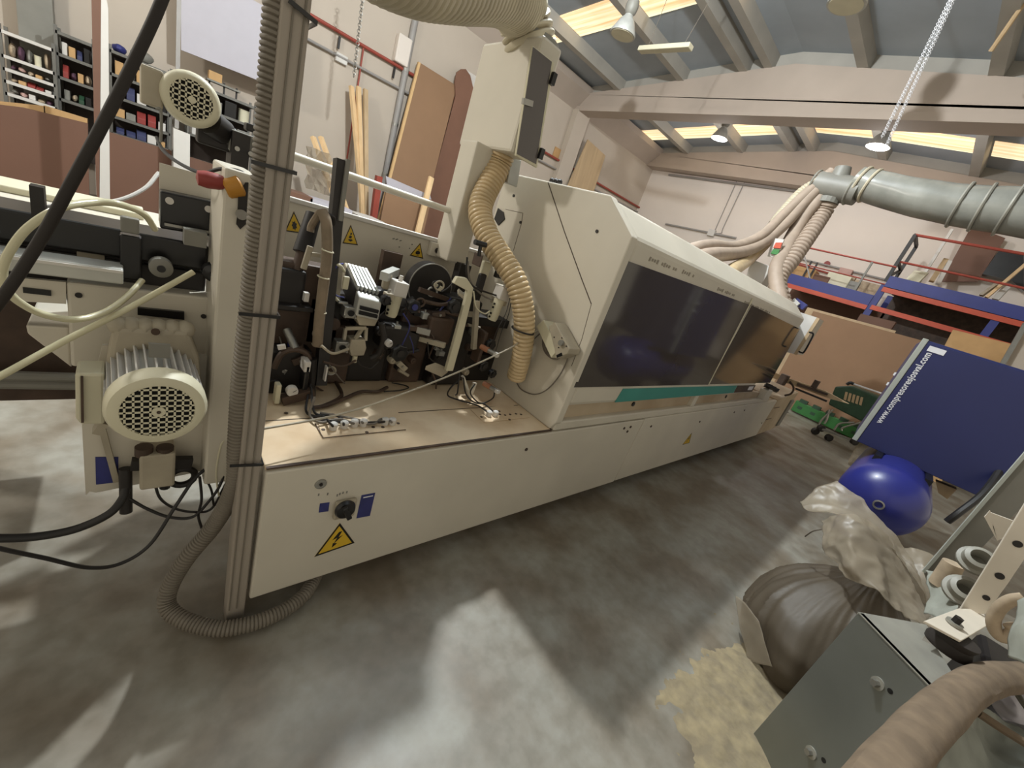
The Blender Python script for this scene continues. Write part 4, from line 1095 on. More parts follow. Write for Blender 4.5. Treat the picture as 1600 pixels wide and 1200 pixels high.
# control cabinet door at the outfeed end of the hood
xd = 4.66
cd = MB().prism([at(x, y, x=xd) for x, y in ((1251, 488), (1276, 496), (1240, 553), (1225, 549))], (.02, 0, 0)).build('control_door', M_sheetw, mach)
MB().prism([at(x, y, x=xd) for x, y in ((1276, 496), (1281, 498), (1244, 555), (1240, 553))], (.02, 0, 0)).build('door_edge', M_oak, cd)
q = [at(x, y, x=xd - .05) for x, y in ((1264, 519), (1270, 521), (1269, 527), (1257, 549), (1252, 551), (1248, 549))]
MB().tube(q, .008, 6, 4).build('door_handle', M_black, cd, smooth=True)
bx('control_cabinet', (xd + .02, at(1244, 553, x=xd).y, at(1244, 553, x=xd).z), (xd + .3, 1.3, at(1251, 488, x=xd).z), M_white, mach)
# outfeed support arm
XA = 5.6
a, b = at(1208, 584, x=XA), at(1328, 633, x=XA)
oa = MB().prism([at(x, y, x=XA) for x, y in ((1200, 578), (1240, 594), (1290, 611), (1326, 631), (1293, 622), (1250, 606), (1205, 590))], (.05, 0, 0)).build('outfeed_arm', M_oak, mach)
MB().prism([at(x, y, x=XA - .02) for x, y in ((1246, 598), (1294, 615), (1292, 618), (1244, 602))], (.02, 0, 0)).build('arm_groove', M_brown, oa)
MB().bar(at(1243, 607, x=XA + .03), at(1292, 627, x=XA + .03), .03, .02).build('arm_rail', M_dark, oa)
q = at(1274, 601, x=XA); MB().cyl(q - V((0, 0, .04)), q + V((0, 0, .05)), .03, n=12).build('arm_knob', M_brown, oa)
MB().box(at(1216, 598, x=XA), at(1232, 588, x=XA - .1)).build('arm_bracket', M_brown, oa)
MB().tube([at(1234, 596, x=XA), at(1240, 606, x=XA), at(1236, 615, x=XA), at(1226, 618, x=XA)], .012, 6).build('cable', M_brown, oa, smooth=True)
mb = MB()
for px, py in ((1200, 603), (1206, 606), (1211, 609)): mb.obox(at(px, py, y=.98), (1, .3, -.3), (.12, .06, .03))
mb.build('outfeed_rollers', M_dark, mach)
# ------------------------------------------------------------------ column, hoses and cables by the machine
col = thing('cable_column', (.2, 1.0, 0), 'tall grey taped steel channel standing at the near corner of the machine', 'column')
cx0 = at(410, 735, y=.955).x
MB().prism([(cx0 - .046, .955, .0), (cx0, .955, .0), (cx0, 1.0, 0), (cx0 - .012, 1.02, 0), (cx0 - .036, 1.02, 0), (cx0 - .046, 1.0, 0)], (-.02, 0, 2.3)).build('channel', M_postal, col, .004)
for dx in (-.03, -.012): MB().box((cx0 + dx - .012, .952, .06), (cx0 + dx - .009, .956, 2.2)).build('channel_rib', M_hoseg, col)
mb = MB()
H_ = [at(437, -40, y=.98), at(434, 0, y=.98), at(422, 150, y=.98), at(410, 300, y=.98), at(392, 480, y=.98), at(378, 600, y=.98), at(371, 700, y=.985)]
bend = [at(366, 760, y=1.0), at(335, 820, y=1.05), at(292, 872, y=1.06), at(265, 918, y=1.06), at(263, 950, z=.05), at(295, 972, z=.035), at(350, 982, z=.03), at(420, 965, z=.03), at(475, 930, z=.03), V((.52, 1.06, .03)), V((.75, 1.2, .03))]
tag(MB().tube(H_ + bend, .021, 14, 10, rib=.07, pitch=.0095).build('corrugated_hose', M_hoseg, smooth=True), 'dusty grey corrugated hose tied to the column and curling over the floor', 'hose')
for px, py, q0, q1 in ((415, 0, (455, 0), (495, 36)), (380, 0, (396, 252), (463, 271)), (380, 0, (377, 490), (437, 496)), (0, 0, (363, 728), (411, 726))):
    a = at(q0[0] - 4, q0[1], y=.945); b = at(q1[0], q1[1], y=.945)
    MB().bar(a, b, .003, .007).build('cable_tie', M_black, col)
    MB().bar(b, b + V((.002, .07, 0)), .003, .007).build('cable_tie', M_black, col)
# big extraction hose above the box
P = [at(480, -170, y=.98), at(570, -85, y=1.05), at(650, -42, y=1.16), at(720, -26, y=1.3), at(785, -14, y=1.5), at(814, 16, y=1.66), V((XB + .09, (fbl.y + fbr.y) / 2 - .03, ftr.z))]
tag(MB().tube(P, (.068, .102), 24, 12, rib=.075, pitch=.03).build('extraction_hose', M_hosew, smooth=True), 'thick ribbed cream hose arching into the top of the extraction box', 'hose')
mb = MB().cyl((XB + .09, (fbl.y + fbr.y) / 2 - .03, ftr.z - .01), (XB + .09, (fbl.y + fbr.y) / 2 - .03, ftr.z + .04), .106, n=24)
mb.build('hose_collar', M_grey, mach, smooth=True)
P = [V((XB + .07, fbr.y + .14, fbr.z + .03)), V((XB + .06, fbr.y + .14, fbr.z - .05)), at(751, 322, y=1.56), at(760, 365, y=1.46), at(783, 402, y=1.36), at(806, 440, y=1.27), at(817, 480, y=1.22), at(819, 516, y=1.2), at(815, 555, y=1.2), at(806, 590, y=1.22)]
tag(MB().tube(P, (.054, .043), 20, 12, rib=.055, pitch=.019).build('ribbed_hose', M_hosey, smooth=True), 'yellowed translucent ribbed hose hanging below the extraction box beside the hood', 'hose')
mb = MB(); mb.torus(at(817, 516, y=1.195), (0, 0, 1), .05, .004, 24, 6)
mb.build('hose_clip', M_dark, mach)
# pendant control box with coiled cable on the hood end
t = thing('pendant_box', at(865, 538, x=1.36), 'cream pendant switch box hanging on the hood end plate in a coil of cable', 'control box')
f3 = lambda a, b, x: at(a, b, x=x)
MB().prism([f3(849, 499, 1.30), f3(861, 552, 1.30), f3(868, 558, 1.30), f3(838, 510, 1.30)], (.06, 0, 0)).build('cradle', M_cream, t) if False else None
cr = MB().prism([f3(838, 510, 1.31), f3(849, 500, 1.31), f3(873, 545, 1.31), f3(861, 559, 1.31)], (.07, 0, 0)).build('cradle', M_cream, t, .002)
bb = MB().prism([f3(857, 510, 1.30), f3(867, 503, 1.30), f3(890, 545, 1.30), f3(886, 553, 1.30), f3(868, 560, 1.30), f3(866, 545, 1.30)], (.075, 0, 0)).build('box', M_gearb, t, .003)
q = f3(878, 536, 1.298); MB().cyl(q, q - V((.012, 0, 0)), .012, n=14).build('push_button', M_grey, bb)
for px, py in ((866, 527), (878, 528), (885, 541), (873, 543)):
    q = f3(px, py, 1.299); MB().cyl(q, q - V((.002, 0, 0)), .003, n=8).build('box_screw', M_dark, bb)
MB().prism([f3(869, 555, 1.296), f3(877, 551, 1.296), f3(878, 556, 1.296), f3(870, 559, 1.296)], (.004, 0, 0)).build('socket', M_black, bb)
mb = MB(); cc = at(869, 534, x=1.365)
for i in range(6): mb.torus(cc + V((.004 * (i % 3) - .006, .004 * math.sin(i * 2), .003 * math.cos(i * 3))), (1, .05 * math.sin(i), .05 * math.cos(i * 2)), .068 + .003 * (i % 3), .0035, 32, 6)
tag(mb.build('coiled_cable', M_cableg, smooth=True), 'grey cable coiled around the pendant box on the hood end', 'cable')
P = [(845, 520), (830, 535), (815, 560), (806, 585), (812, 606), (833, 616), (853, 610), (872, 590), (885, 566), (893, 540)]
tag(MB().tube([at(a, b, x=1.372) for a, b in P], .0032, 6).build('loose_cable', M_cableg, smooth=True), 'thin grey cable loop hanging down the hood end plate', 'cable')
P = [at(842, 516, x=1.33), at(815, 533, x=1.27), at(785, 550, y=1.09), at(700, 588, y=1.08), at(600, 626, y=1.06), at(520, 650, y=1.04), at(400, 672, y=1.0)]
tag(MB().tube(P, .0035, 6).build('stretched_cable', M_gearb, smooth=True), 'taut beige cord stretched from the pendant box across the deck', 'cord')
# black hose slanting through the front, cables and tubes at the infeed end
def strand(name, pts, r, m, label, cat='cable', n=8):
    return tag(MB().tube(pts, r, n).build(name, m, smooth=True), label, cat)


strand('black_hose', [at(275, -60, y=.82), at(245, 20, y=.8), at(205, 105, y=.78), at(160, 195, y=.76), at(115, 280, y=.75), at(60, 380, y=.75), at(0, 470, y=.75), at(-60, 540, y=.78)], .0062, M_rubber, 'thick black hose slanting across the infeed end from above', 'hose', 12)
strand('thick_cable', [at(-60, 838, y=1.12), at(0, 841, y=1.12), at(60, 838, y=1.12), at(120, 826, y=1.12), at(170, 803, y=1.12), at(192, 778, y=1.14), at(197, 760, y=1.16)], .0095, M_cable, 'thick black cable sagging from the plug below the lower motor', 'cable', 10)
strand('thin_cable', [at(-60, 840, y=.98), at(0, 857, y=.98), at(70, 872, y=1.0), at(140, 887, y=1.02), at(190, 880, y=1.04), at(235, 850, y=1.06), at(275, 790, y=1.08), at(310, 742, y=1.12), at(358, 710, y=1.16)], .0045, M_cable, 'thin black cable sagging low across the floor from the column')
strand('thin_cable', [at(200, 778, y=1.15), at(230, 795, y=1.14), at(265, 808, y=1.13), at(300, 808, y=1.12), at(325, 785, y=1.12), at(345, 755, y=1.12), at(362, 700, y=1.14)], .004, M_cable, 'thin cable looping from the plug towards the column')
strand('thin_cable', [at(240, 745, y=1.18), at(250, 778, y=1.16), at(275, 795, y=1.15), at(305, 800, y=1.14), at(330, 795, y=1.14), at(352, 760, y=1.14)], .0035, M_dark, 'thin dark cable dropping from the air valve below the lower motor')
strand('thin_cable', [at(312, 745, y=1.13), at(315, 780, y=1.12), at(310, 805, y=1.12), at(315, 825, y=1.11)], .0035, M_dark, 'short dark cable hanging straight down beside the column')
strand('thin_cable', [at(318, 742, y=1.14), at(330, 765, y=1.13), at(335, 790, y=1.13), at(345, 770, y=1.13), at(358, 745, y=1.13)], .003, M_dark, 'tangled dark wire closest to the column foot')
strand('thin_cable', [at(358, 685, y=1.13), at(347, 692, y=1.12), at(340, 720, y=1.12), at(338, 745, y=1.12), at(342, 775, y=1.12)], .0025, M_cream, 'pale thin wire hanging behind the corrugated hose')
strand('clear_tube', [at(242, 358, y=1.2), at(225, 335, y=1.15), at(190, 320, y=1.1), at(150, 316, y=1.08), at(95, 325, y=1.03), at(45, 355, y=1.02), at(14, 395, y=1.02), at(4, 425, y=1.02), at(8, 448, y=1.02), at(30, 472, y=1.03), at(70, 492, y=1.05), at(120, 499, y=1.08), at(165, 487, y=1.12), at(200, 462, y=1.17), at(222, 438, y=1.22)], .0062, M_clear, 'clear yellowish tube looping around the infeed beam', 'tube', 10)
strand('clear_tube', [at(-40, 606, y=1.05), at(0, 588, y=1.06), at(100, 533, y=1.1), at(200, 482, y=1.14), at(302, 425, y=1.2)], .0065, M_clear, 'straight clear tube slanting up to the guide wheels', 'tube', 10)
strand('white_cable', [at(-30, 335, y=1.5), at(40, 327, y=1.5), at(110, 318, y=1.52), at(180, 314, y=1.55), at(225, 295, y=1.6), at(248, 270, y=1.65)], .005, M_sheetw, 'white cord running behind the infeed beam up to the splash plate', 'cord')
strand('sagging_cable', [at(245, 215, y=1.42), at(255, 235, y=1.35), at(280, 255, y=1.27), at(315, 270, y=1.2), at(345, 264, y=1.16), at(375, 268, y=1.14), at(393, 282, y=1.13)], .004, M_cable, 'black cord from the upper motor sagging over the red knob', 'cord')
strand('grey_cable', [at(243, 170, y=1.38), at(251, 172, y=1.38), at(252, 200, y=1.38), at(251, 222, y=1.38)], .003, M_grey, 'short grey cord hanging under the upper motor terminal box', 'cord')

# ------------------------------------------------------------------ far end of the hall
XM = 9.75
pm = lambda a, b: at(a, b, x=XM)
def mezz(label, y0, y1, zt, zr, depth, beams, posts, ztop2=None):
    t = thing('pallet_rack_platform', (XM, (y0 + y1) / 2, 0), label, 'rack platform')
    bx('deck_front', (XM, y1, zt - .19), (XM + .06, y0, zt), M_rackb, t)
    bx('deck', (XM + .06, y1, zt - .12), (XM + depth, y0, zt - .08), M_melam, t)
    for z in beams: bx('beam', (XM + .0, y1, z - .08), (XM + .05, y0, z), M_racko, t)
    for y, z in posts:
        for xx in (XM + .02, XM + depth - .1):
            p_ = MB().prism([(xx, y - .05, 0), (xx + .08, y - .05, 0), (xx + .08, y + .05, 0), (xx, y + .05, 0)], (0, 0, z)).build('upright', M_rackb, t)
    return t
zL = pm(1228, 425).z; zR = pm(1388, 430).z
yL0, yLR, yR1 = pm(1224, 432).y, pm(1376, 455).y, -1.7
t = mezz('blue and orange rack platform carrying clutter, the lower one nearer the side wall', yL0, yLR + .05, zL, 0, 1.6, (zL - .19,), ((yL0 - .05, zL - .1),))
rail = thing('guard_rail', (XM, 2.2, zL), 'red handrail with grey posts on the lower rack platform', 'railing')
zr = pm(1300, 395).z
MB().cyl((XM + .02, yL0, zr), (XM + .02, yLR, zr), .016, n=8).build('top_rail', M_railr, rail)
zr2 = pm(1260, 412).z
MB().cyl((XM + .02, yL0, zr2 - .02), (XM + .02, yLR, zr2 - .02), .012, n=8).build('mid_rail', M_railr, rail)
for y in (yL0 - .02, pm(1350, 430).y): MB().bar((XM + .02, y, zL), (XM + .02, y, zr), .045, .03).build('rail_post', M_grey, rail)
MB().bar((XM + .02, yL0 - .45, zL), (XM + .02, yL0 - .03, zr), .025, .02).build('rail_brace', M_grpipe, rail)
for dy in (.25, .36): MB().bar((XM + .3, yL0 - dy, zL), (XM + .3, yL0 - dy, zL + .35), .03, .03).build('rail_stub', M_dark, rail)
zRb = pm(1380, 483).z
t2 = mezz('blue and orange rack platform standing higher, behind the blue compressor', yLR, yR1, zR, 0, 1.6, (zR - .2, zRb + .02), ((yLR, zR - .15), (pm(1560, 495).y, zR - .15)))
rail = thing('guard_rail', (XM, .3, zR), 'red handrail with dark end frame on the higher rack platform', 'railing')
zr = pm(1430, 366).z; yq = pm(1430, 366).y
MB().cyl((XM + .05, yq, zr), (XM + .05, yR1, zr), .022, n=8).build('top_rail', M_railr, rail)
zq = pm(1405, 408).z
MB().cyl((XM + .05, yLR + .05, zq), (XM + .05, yR1, zq), .018, n=8).build('mid_rail', M_railr, rail)
MB().bar((XM + .05, yq, zR - .1), (XM + .05, yq, zr), .07, .05).build('end_post', M_dark, rail)
MB().bar((XM + .9, yq, zR - .1), (XM + .9, yq, zr), .06, .05).build('end_post', M_dark, rail)
MB().bar((XM + .05, yq, zr), (XM + .9, yq, zr), .04, .05).build('side_rail', M_dark, rail)
MB().bar((XM + .05, yq, zq), (XM + .9, yq, zq), .04, .04).build('side_rail', M_dark, rail)
MB().bar((XM + .05, yq, zR), (XM + .9, yq, zq), .04, .04).build('side_brace', M_dark, rail)
# dark sheets added to paint the shade under the platforms
struct(MB().box((XM + 1.5, -2.5, 0), (XM + 1.6, yL0 + .1, zL - .22)).build('wall_store', M_mdf2)) if False else None
tag(MB().box((XM + 1.35, yLR - .1, .02), (XM + 1.42, yL0 + .1, zL - .125)).build('shade_backing', M_melam), 'dark brown sheet added to paint the shade below the lower platform', 'board')
tag(MB().box((XM + 1.35, yR1, .02), (XM + 1.42, yLR - .06, zR - .125)).build('shade_backing', M_brown), 'very dark sheet added to paint the shade below the higher platform', 'board')
# clutter on the lower platform
for i, (px, py, w, h, m, kind, lab) in enumerate((
        (1255, 422, .5, .22, M_carton, 'carton', 'tan carton on the lower platform beside the ribbed brown hoses'),
        (1283, 433, .34, .16, M_melam, 'carton', 'low brown carton on the lower platform, under the diagonal brace'),
        (1310, 436, .4, .26, M_cream, 'carton', 'cream carton in the middle of the lower platform'),
        (1330, 442, .3, .2, M_grey, 'carton', 'grey carton beside the cream one on the lower platform'),
        (1352, 450, .42, .25, M_tanc, 'carton', 'pale carton near the second rail post of the lower platform'))):
    q = at(px, py, x=XM + .5)
    tag(MB().box((XM + .4 + .02 * i, q.y - w / 2, zL - .078), (XM + .75, q.y + w / 2, zL + h)).build(kind, m, bevel=.01), lab, 'carton', 'cartons on the lower platform')
tag(MB().box((XM + .9, yLR + .6, zL - .08), (XM + 1.0, yL0 - .6, zL + .34)).build('long_box', M_tanc), 'long low tan box along the back of the lower platform', 'box')
# end wall services
XE = XF - .05
tag(MB().cyl(at(1045, 273, x=XE), at(1300, 306, x=XE), .025, n=8).build('cable_tray', M_grpipe), 'grey cable tray high on the end wall left of the duct hoses'.replace(' left of', ' behind'), 'cable tray')
tag(MB().cyl(at(1040, 350, x=XE), at(1150, 372, x=XE), .025, n=8).build('cable_conduit', M_grpipe), 'grey conduit low on the end wall behind the hood', 'conduit')
t = thing('wall_conduit_drop', at(1112, 366, x=XE), 'pair of thin conduits dropping to a white box on the end wall', 'conduit')
MB().cyl(at(1151, 283, x=XE), at(1116, 362, x=XE), .01, n=6).build('tube', M_grpipe, t)
MB().tube([at(1163, 285, x=XE), at(1131, 353, x=XE), at(1127, 364, x=XE), at(1116, 364, x=XE)], .01, 6).build('tube', M_grpipe, t)
q = at(1112, 364, x=XE); MB().box((XE - .05, q.y - .09, q.z - .08), (XF - .001, q.y + .09, q.z + .08)).build('box', M_sheetw, t)
for k, (a, b) in enumerate((((1225, 398), (1420, 446)), ((1225, 407), (1420, 463)))):
    tag(MB().cyl(at(*a, x=XE), at(*b, x=XE), .02, n=6).build('wall_pipe', M_grpipe if k == 0 else M_rust), ('grey pipe on the end wall seen through the handrail', 'red pipe on the end wall just above the platform clutter')[k], 'pipe')
q = at(1320, 428, x=XE); tag(MB().box((XE - .1, q.y - .12, q.z - .1), (XF - .001, q.y + .12, q.z + .1)).build('wall_box', M_pinkc), 'pinkish box on the end wall pipes above the lower platform', 'box')
q = at(1292, 412, x=XE); tag(MB().cyl(q, q + V((.045, 0, 0)), .06, n=12).build('alarm_bell', M_red), 'small red alarm on the end wall behind the handrail', 'alarm')
# tall brown door-like panels and planks on the higher platform
mb = MB().prism([at(1518, 353, x=11.3), at(1571, 372, x=11.3), at(1528, 440, x=11.3), at(1470, 440, x=11.3)], (.05, 0, 0))
tag(mb.build('tall_board', M_melam), 'tall reddish brown board standing at the end wall above the platform', 'board')
mb = MB().prism([at(1507, 351, x=11.33), at(1517, 353, x=11.33), at(1484, 428, x=11.33), at(1470, 432, x=11.33)], (.04, 0, 0))
tag(mb.build('white_plank', M_wall2), 'white upright plank beside the tall reddish board', 'plank')
mb = MB().prism([at(1562, 390, x=11.2), at(1600, 398, x=11.2), at(1600, 455, x=11.2), at(1580, 438, x=11.2), at(1535, 428, x=11.2)], (.2, 0, 0))
tag(mb.build('dark_opening_board', M_black), 'black panel standing in for a dark opening at the end wall', 'panel')  # flat black colour paints the darkness of an opening
for i, (a, b, w, m, lab) in enumerate((
        ((1487, 360), (1437, 440), .1, M_sheetw, 'long white plank leaning on the end wall above the higher platform'),
        ((1478, 405), (1455, 440), .07, M_oak, 'short oak plank leaning beside the long white plank'),
        ((1484, 408), (1465, 444), .06, M_sheetw, 'short white plank leaning beside the short oak plank'),
        ((1600, 415), (1540, 466), .14, M_pine, 'wide pale plank slanting above the blue beam, at the photo edge'),
        ((1575, 447), (1555, 468), .08, M_sheetw, 'narrow white plank in front of the wide pale plank'),
        ((1556, 445), (1533, 462), .05, M_steel, 'shiny thin plank beside the wide pale plank'),
        ((1440, 425), (1425, 440), .2, M_cream, 'cream off-cut at the end frame of the higher railing'))):
    tag(MB().bar(at(*a, x=XM + .9 if i < 3 else XM + .4), at(*b, x=XM + .6 if i < 3 else XM + .3), w, .04).build('plank', m), lab, 'plank', 'planks on the higher platform')
# boards leaning in front of the rack
XBd = 9.0
def bd(pts, x0, x1, th, m, name, label):
    """pixel corners top-left, top-right, bottom-right, bottom-left; upper edge at x1, foot at x0"""
    P = []
    for i, (a, b) in enumerate(pts):
        p = at(a, b, x=x1 if i < 2 else x0)
        P.append(p)
    d0 = P[0] - P[3]; d1 = P[1] - P[2]
    P[3] = P[0] - d0 * (P[0].z / d0.z); P[2] = P[1] - d1 * (P[1].z / d1.z)
    tag(MB().prism(P, (th, 0, .0)).build(name, m), label, 'board')
bd(((1271, 486), (1444, 533), (1375, 640), (1208, 600)), 8.95, 9.3, .03, M_mdf, 'big_board', 'big tan board standing in front of the blue rack, behind the compressor')
bd(((1262, 480), (1400, 517), (1340, 620), (1200, 590)), 9.05, 9.42, .03, M_oak, 'big_board', 'pale board whose top edge shows behind the big tan board')
bd(((1489, 515), (1582, 538), (1550, 600), (1455, 580)), 9.2, 9.5, .03, M_carton, 'cardboard_sheet', 'tan cardboard sheet standing behind the compressor top')
tag(MB().prism([at(1345, 490, x=9.5), at(1400, 503, x=9.5), V((9.5, at(1400, 503, x=9.5).y, 0)), V((9.5, at(1345, 490, x=9.5).y, 0))], (.2, 0, 0)).build('carton_stack', M_melam), 'brown cartons peeping over the big tan board at the blue upright', 'carton')
q = at(1570, 565, x=8.5)
# pale panel at the edge of the photo
tag(MB().prism([at(1600, 520, x=8.6), at(1640, 520, x=8.6), at(1640, 620, x=8.6), at(1562, 575, x=8.6)], (.05, 0, -.0)).build('pale_board', M_wall), 'pale board standing at the photo edge behind the compressor', 'board')
tag(MB().bar(at(1603, 505, x=8.5), at(1560, 580, x=8.5), .07, .05).build('steel_strip', M_grey), 'grey steel strip along the pale board behind the compressor', 'strip')
# green plastic barrier lying at the foot of the boards
g = thing('green_barrier', at(1300, 660, x=8.75), 'bright green slotted plastic rail lying along the foot of the tan board', 'rail')
a = at(1241, 632, x=8.75); b = at(1405, 690, x=8.75); a.z = .12; b.z = .12
MB().bar(a, b, .1, .2).build('bar', M_green, g, .01)
for i in range(7):
    c = a.lerp(b, (i + .5) / 7); d = (b - a).normalized()
    MB().obox(c + V((0, 0, .12)), d, (.12, .1, .06)).build('tooth', M_greend, g)
    MB().obox(c + V((-.052, 0, 0)), d, (.07, .01, .05)).build('slot', M_greend, g)
# cart
ct = thing('basket_trolley', at(1300, 680, x=7.6), 'dark green basket trolley with chromed frame, in front of the tan board', 'trolley')
XC = 7.6
pc = lambda a, b, d=0: at(a, b, x=XC + d)
mb = MB()
rim0 = [pc(1308, 602), pc(1325, 602), pc(1375, 620), pc(1373, 640)]
mb.prism([pc(1305, 604), pc(1330, 603), pc(1385, 625), pc(1365, 660), pc(1345, 658), pc(1294, 632)], (.45, 0, 0))
mb.build('basket', M_greend, ct, .02)
mb = MB()
for i in range(5):
    a = pc(1321 + i * 6, 612 + i * 2, -.004); mb.prism([a, pc(1325 + i * 6, 613 + i * 2, -.004), pc(1322 + i * 6, 626 + i * 2, -.004), pc(1318 + i * 6, 624 + i * 2, -.004)], (-.004, 0, 0))
mb.build('basket_slots', M_oak, ct)
MB().prism([pc(1330, 604, .1), pc(1385, 624, .1), pc(1385, 632, .1), pc(1330, 614, .1)], (.3, 0, 0)).build('load', M_oak, ct)
MB().cyl(pc(1334, 600), pc(1378, 615), .012, n=8).build('handle', M_print, ct)
MB().tube([pc(1323, 601), pc(1328, 598), pc(1334, 600)], .022, 8).build('handle_corner', M_black, ct)
for a, b, c in (((1302, 640), (1285, 655), (1278, 666)), ((1335, 660), (1312, 662), (1303, 672)), ((1296, 640), (1292, 655), (1288, 662)), ((1345, 660), (1318, 668), (1315, 673))):
    MB().tube([pc(*a), pc(*b), pc(*c)], .013, 8).build('leg', M_steel, ct, smooth=True)
for px, py in ((1273, 675), (1295, 684), (1283, 669), (1335, 690)):
    q = pc(px, py); q.z = max(.05, q.z); MB().cyl(q - V((.02, .02, 0)), q + V((.02, .02, 0)), .05, n=14).build('castor', M_dark, ct, smooth=True)
MB().bar(pc(1278, 668), pc(1338, 690), .04, .03).build('base_rail', M_grey, ct)
tag(MB().box((8.1, .2, 0), (8.5, .75, .03)).build('grey_mat', M_grey), 'flat grey off-cut on the floor behind the trolley', 'board') if False else None

# ------------------------------------------------------------------ duct, manifold and drop hoses
XD = 5.2
pd = lambda a, b, d=0: at(a, b, x=XD + d)
t = thing('duct_manifold', pd(1300, 290), 'dark extraction manifold hanging under the glaring lamp, hoses below it', 'manifold')
a, b = pd(1276, 288), pd(1342, 300)
MB().cyl(a, b, .125, n=24).build('body', M_grey, t, smooth=True)
MB().cyl(pd(1296, 310), pd(1292, 318), .1, n=16).build('outlet', M_grey, t)
MB().cyl(pd(1318, 262), pd(1306, 290), .07, .1, 18).build('reducer', M_grey, t, smooth=True)
for q in (1273, 1330):
    c = a.lerp(b, (q - 1276) / 66); MB().torus(c, b - a, .127, .01, 28, 6).build('band', M_galv, t)
P = [pd(1338, 284), pd(1375, 295), pd(1420, 306), pd(1470, 316), pd(1520, 323), pd(1570, 328), pd(1640, 336)]
P2 = spline(P, 10); 
t = thing('clear_duct', pd(1450, 310), 'wide translucent grey extraction duct running out of the photo edge', 'duct')
mb = MB(); R_ = []; n = 28; d0, u0, w0 = frame(P2[1] - P2[0])
for i, p in enumerate(P2):
    r = (.135 + .055 * i / len(P2)) * (1 + .035 * noise.noise(p * 5))
    R_.append([p + (u0 * math.cos(6.2832 * k / n) + w0 * math.sin(6.2832 * k / n)) * r * (1 + .04 * noise.noise(p * 4 + V((k * .7, 0, 0)))) for k in range(n)])
mb.rings(R_); mb.build('film_tube', M_duct, t, smooth=True)
for f_ in (.04, .1, .6, .72, .85):
    i = int(f_ * (len(P2) - 1)); d = (P2[min(i + 1, len(P2) - 1)] - P2[max(i - 1, 0)])
    MB().torus(P2[i], d, .14 + .06 * f_, .012, 30, 6).build('duct_ring', M_galv if f_ > .5 else M_hosew, t, smooth=True)
for k, (a, b) in enumerate((((1490, -10), (1378, 215)), ((1494, -10), (1385, 228)))):
    p = at(*b, x=5.3); q = at(*a, x=4.6)
    mb = MB(); m_ = 84
    for i in range(m_):
        mb.torus(p.lerp(q, (i + .5) / m_), (1, .3, 0) if i % 2 else (.3, -1, 0), .0125, .0022, 8, 4)
    tag(mb.build('suspension_chain', M_print), ('thin pale chain holding the duct, the one nearer the side wall', 'thin pale chain holding the duct, the one nearer the compressor')[k], 'chain', 'chains holding the duct')
tag(MB().cyl(at(1600, 5, x=6.4), at(1548, 80, x=6.6), .022, n=8).build('pale_strip', M_oak), 'pale strip hanging off the roof at the upper corner of the photo', 'strip')
def drop(pts, r, m, rib, label, pitch=.03):
    return tag(MB().tube(pts, r, 16, 10, rib=rib, pitch=pitch).build('drop_hose', m, smooth=True), label, 'hose', 'hoses from the manifold to the hood')
drop([pd(1300, 268), pd(1262, 300, -.1), pd(1225, 335, -.3), pd(1190, 368, -.6), pd(1150, 385, -1.0), at(1112, 384, y=1.6), at(1088, 388, y=1.55), at(1070, 396, y=1.5)], .05, M_hosep, .0, 'smooth pinkish hose sweeping from the manifold down to the hood, uppermost of the pair')
drop([pd(1296, 280), pd(1262, 310, -.1), pd(1228, 348, -.3), pd(1190, 380, -.6), pd(1155, 395, -1.0), at(1118, 398, y=1.5), at(1096, 402, y=1.45), at(1080, 408, y=1.4)], .058, M_hosep, .0, 'smooth pinkish hose of the sweeping pair, the one hanging lower')
drop([pd(1282, 282, .1), pd(1252, 300, .1), pd(1224, 330, 0), pd(1208, 350, -.1)], .048, M_hosew, .06, 'short ribbed white hose behind the sweeping pinkish pair')
drop([pd(1278, 300, 0), pd(1240, 330, -.1), pd(1205, 370, -.3), pd(1170, 405, -.6), at(1142, 424, y=1.45), at(1128, 440, y=1.4)], .06, M_hosey, .0, 'yellowish smooth hose running straight down to the hood')
drop([pd(1285, 305), pd(1258, 335, -.1), pd(1240, 365, -.2), pd(1225, 395, -.4), pd(1212, 425, -.6), V((4.4, 1.15, 1.45))], .066, M_hosep, .0, 'smooth brownish hose with red and green label, next to the ribbed one')
drop([pd(1298, 312), pd(1285, 335), pd(1262, 370, -.2), pd(1238, 405, -.4), pd(1215, 440, -.6), V((4.5, 1.1, 1.4))], .074, M_hosep, .11, 'strongly ribbed dusty hose nearest the handrail', .05)
l = thing('hose_sticker', pd(1218, 385, -.5), 'red and green sticker band on the smooth brownish hose', 'sticker')
for (p4, m) in ((((1212, 379), (1222, 379), (1219, 388), (1208, 387)), M_racko), (((1208, 389), (1218, 390), (1215, 398), (1204, 396)), M_green)):
    MB().prism([pd(a, b, -.52) for a, b in p4], (.02, .0, 0)).build('label', m, l)
MB().prism([pd(a, b, -.5) for a, b in ((1208, 372), (1225, 374), (1215, 402), (1199, 400))], (.02, 0, 0)).build('backing', M_sheetw, l)
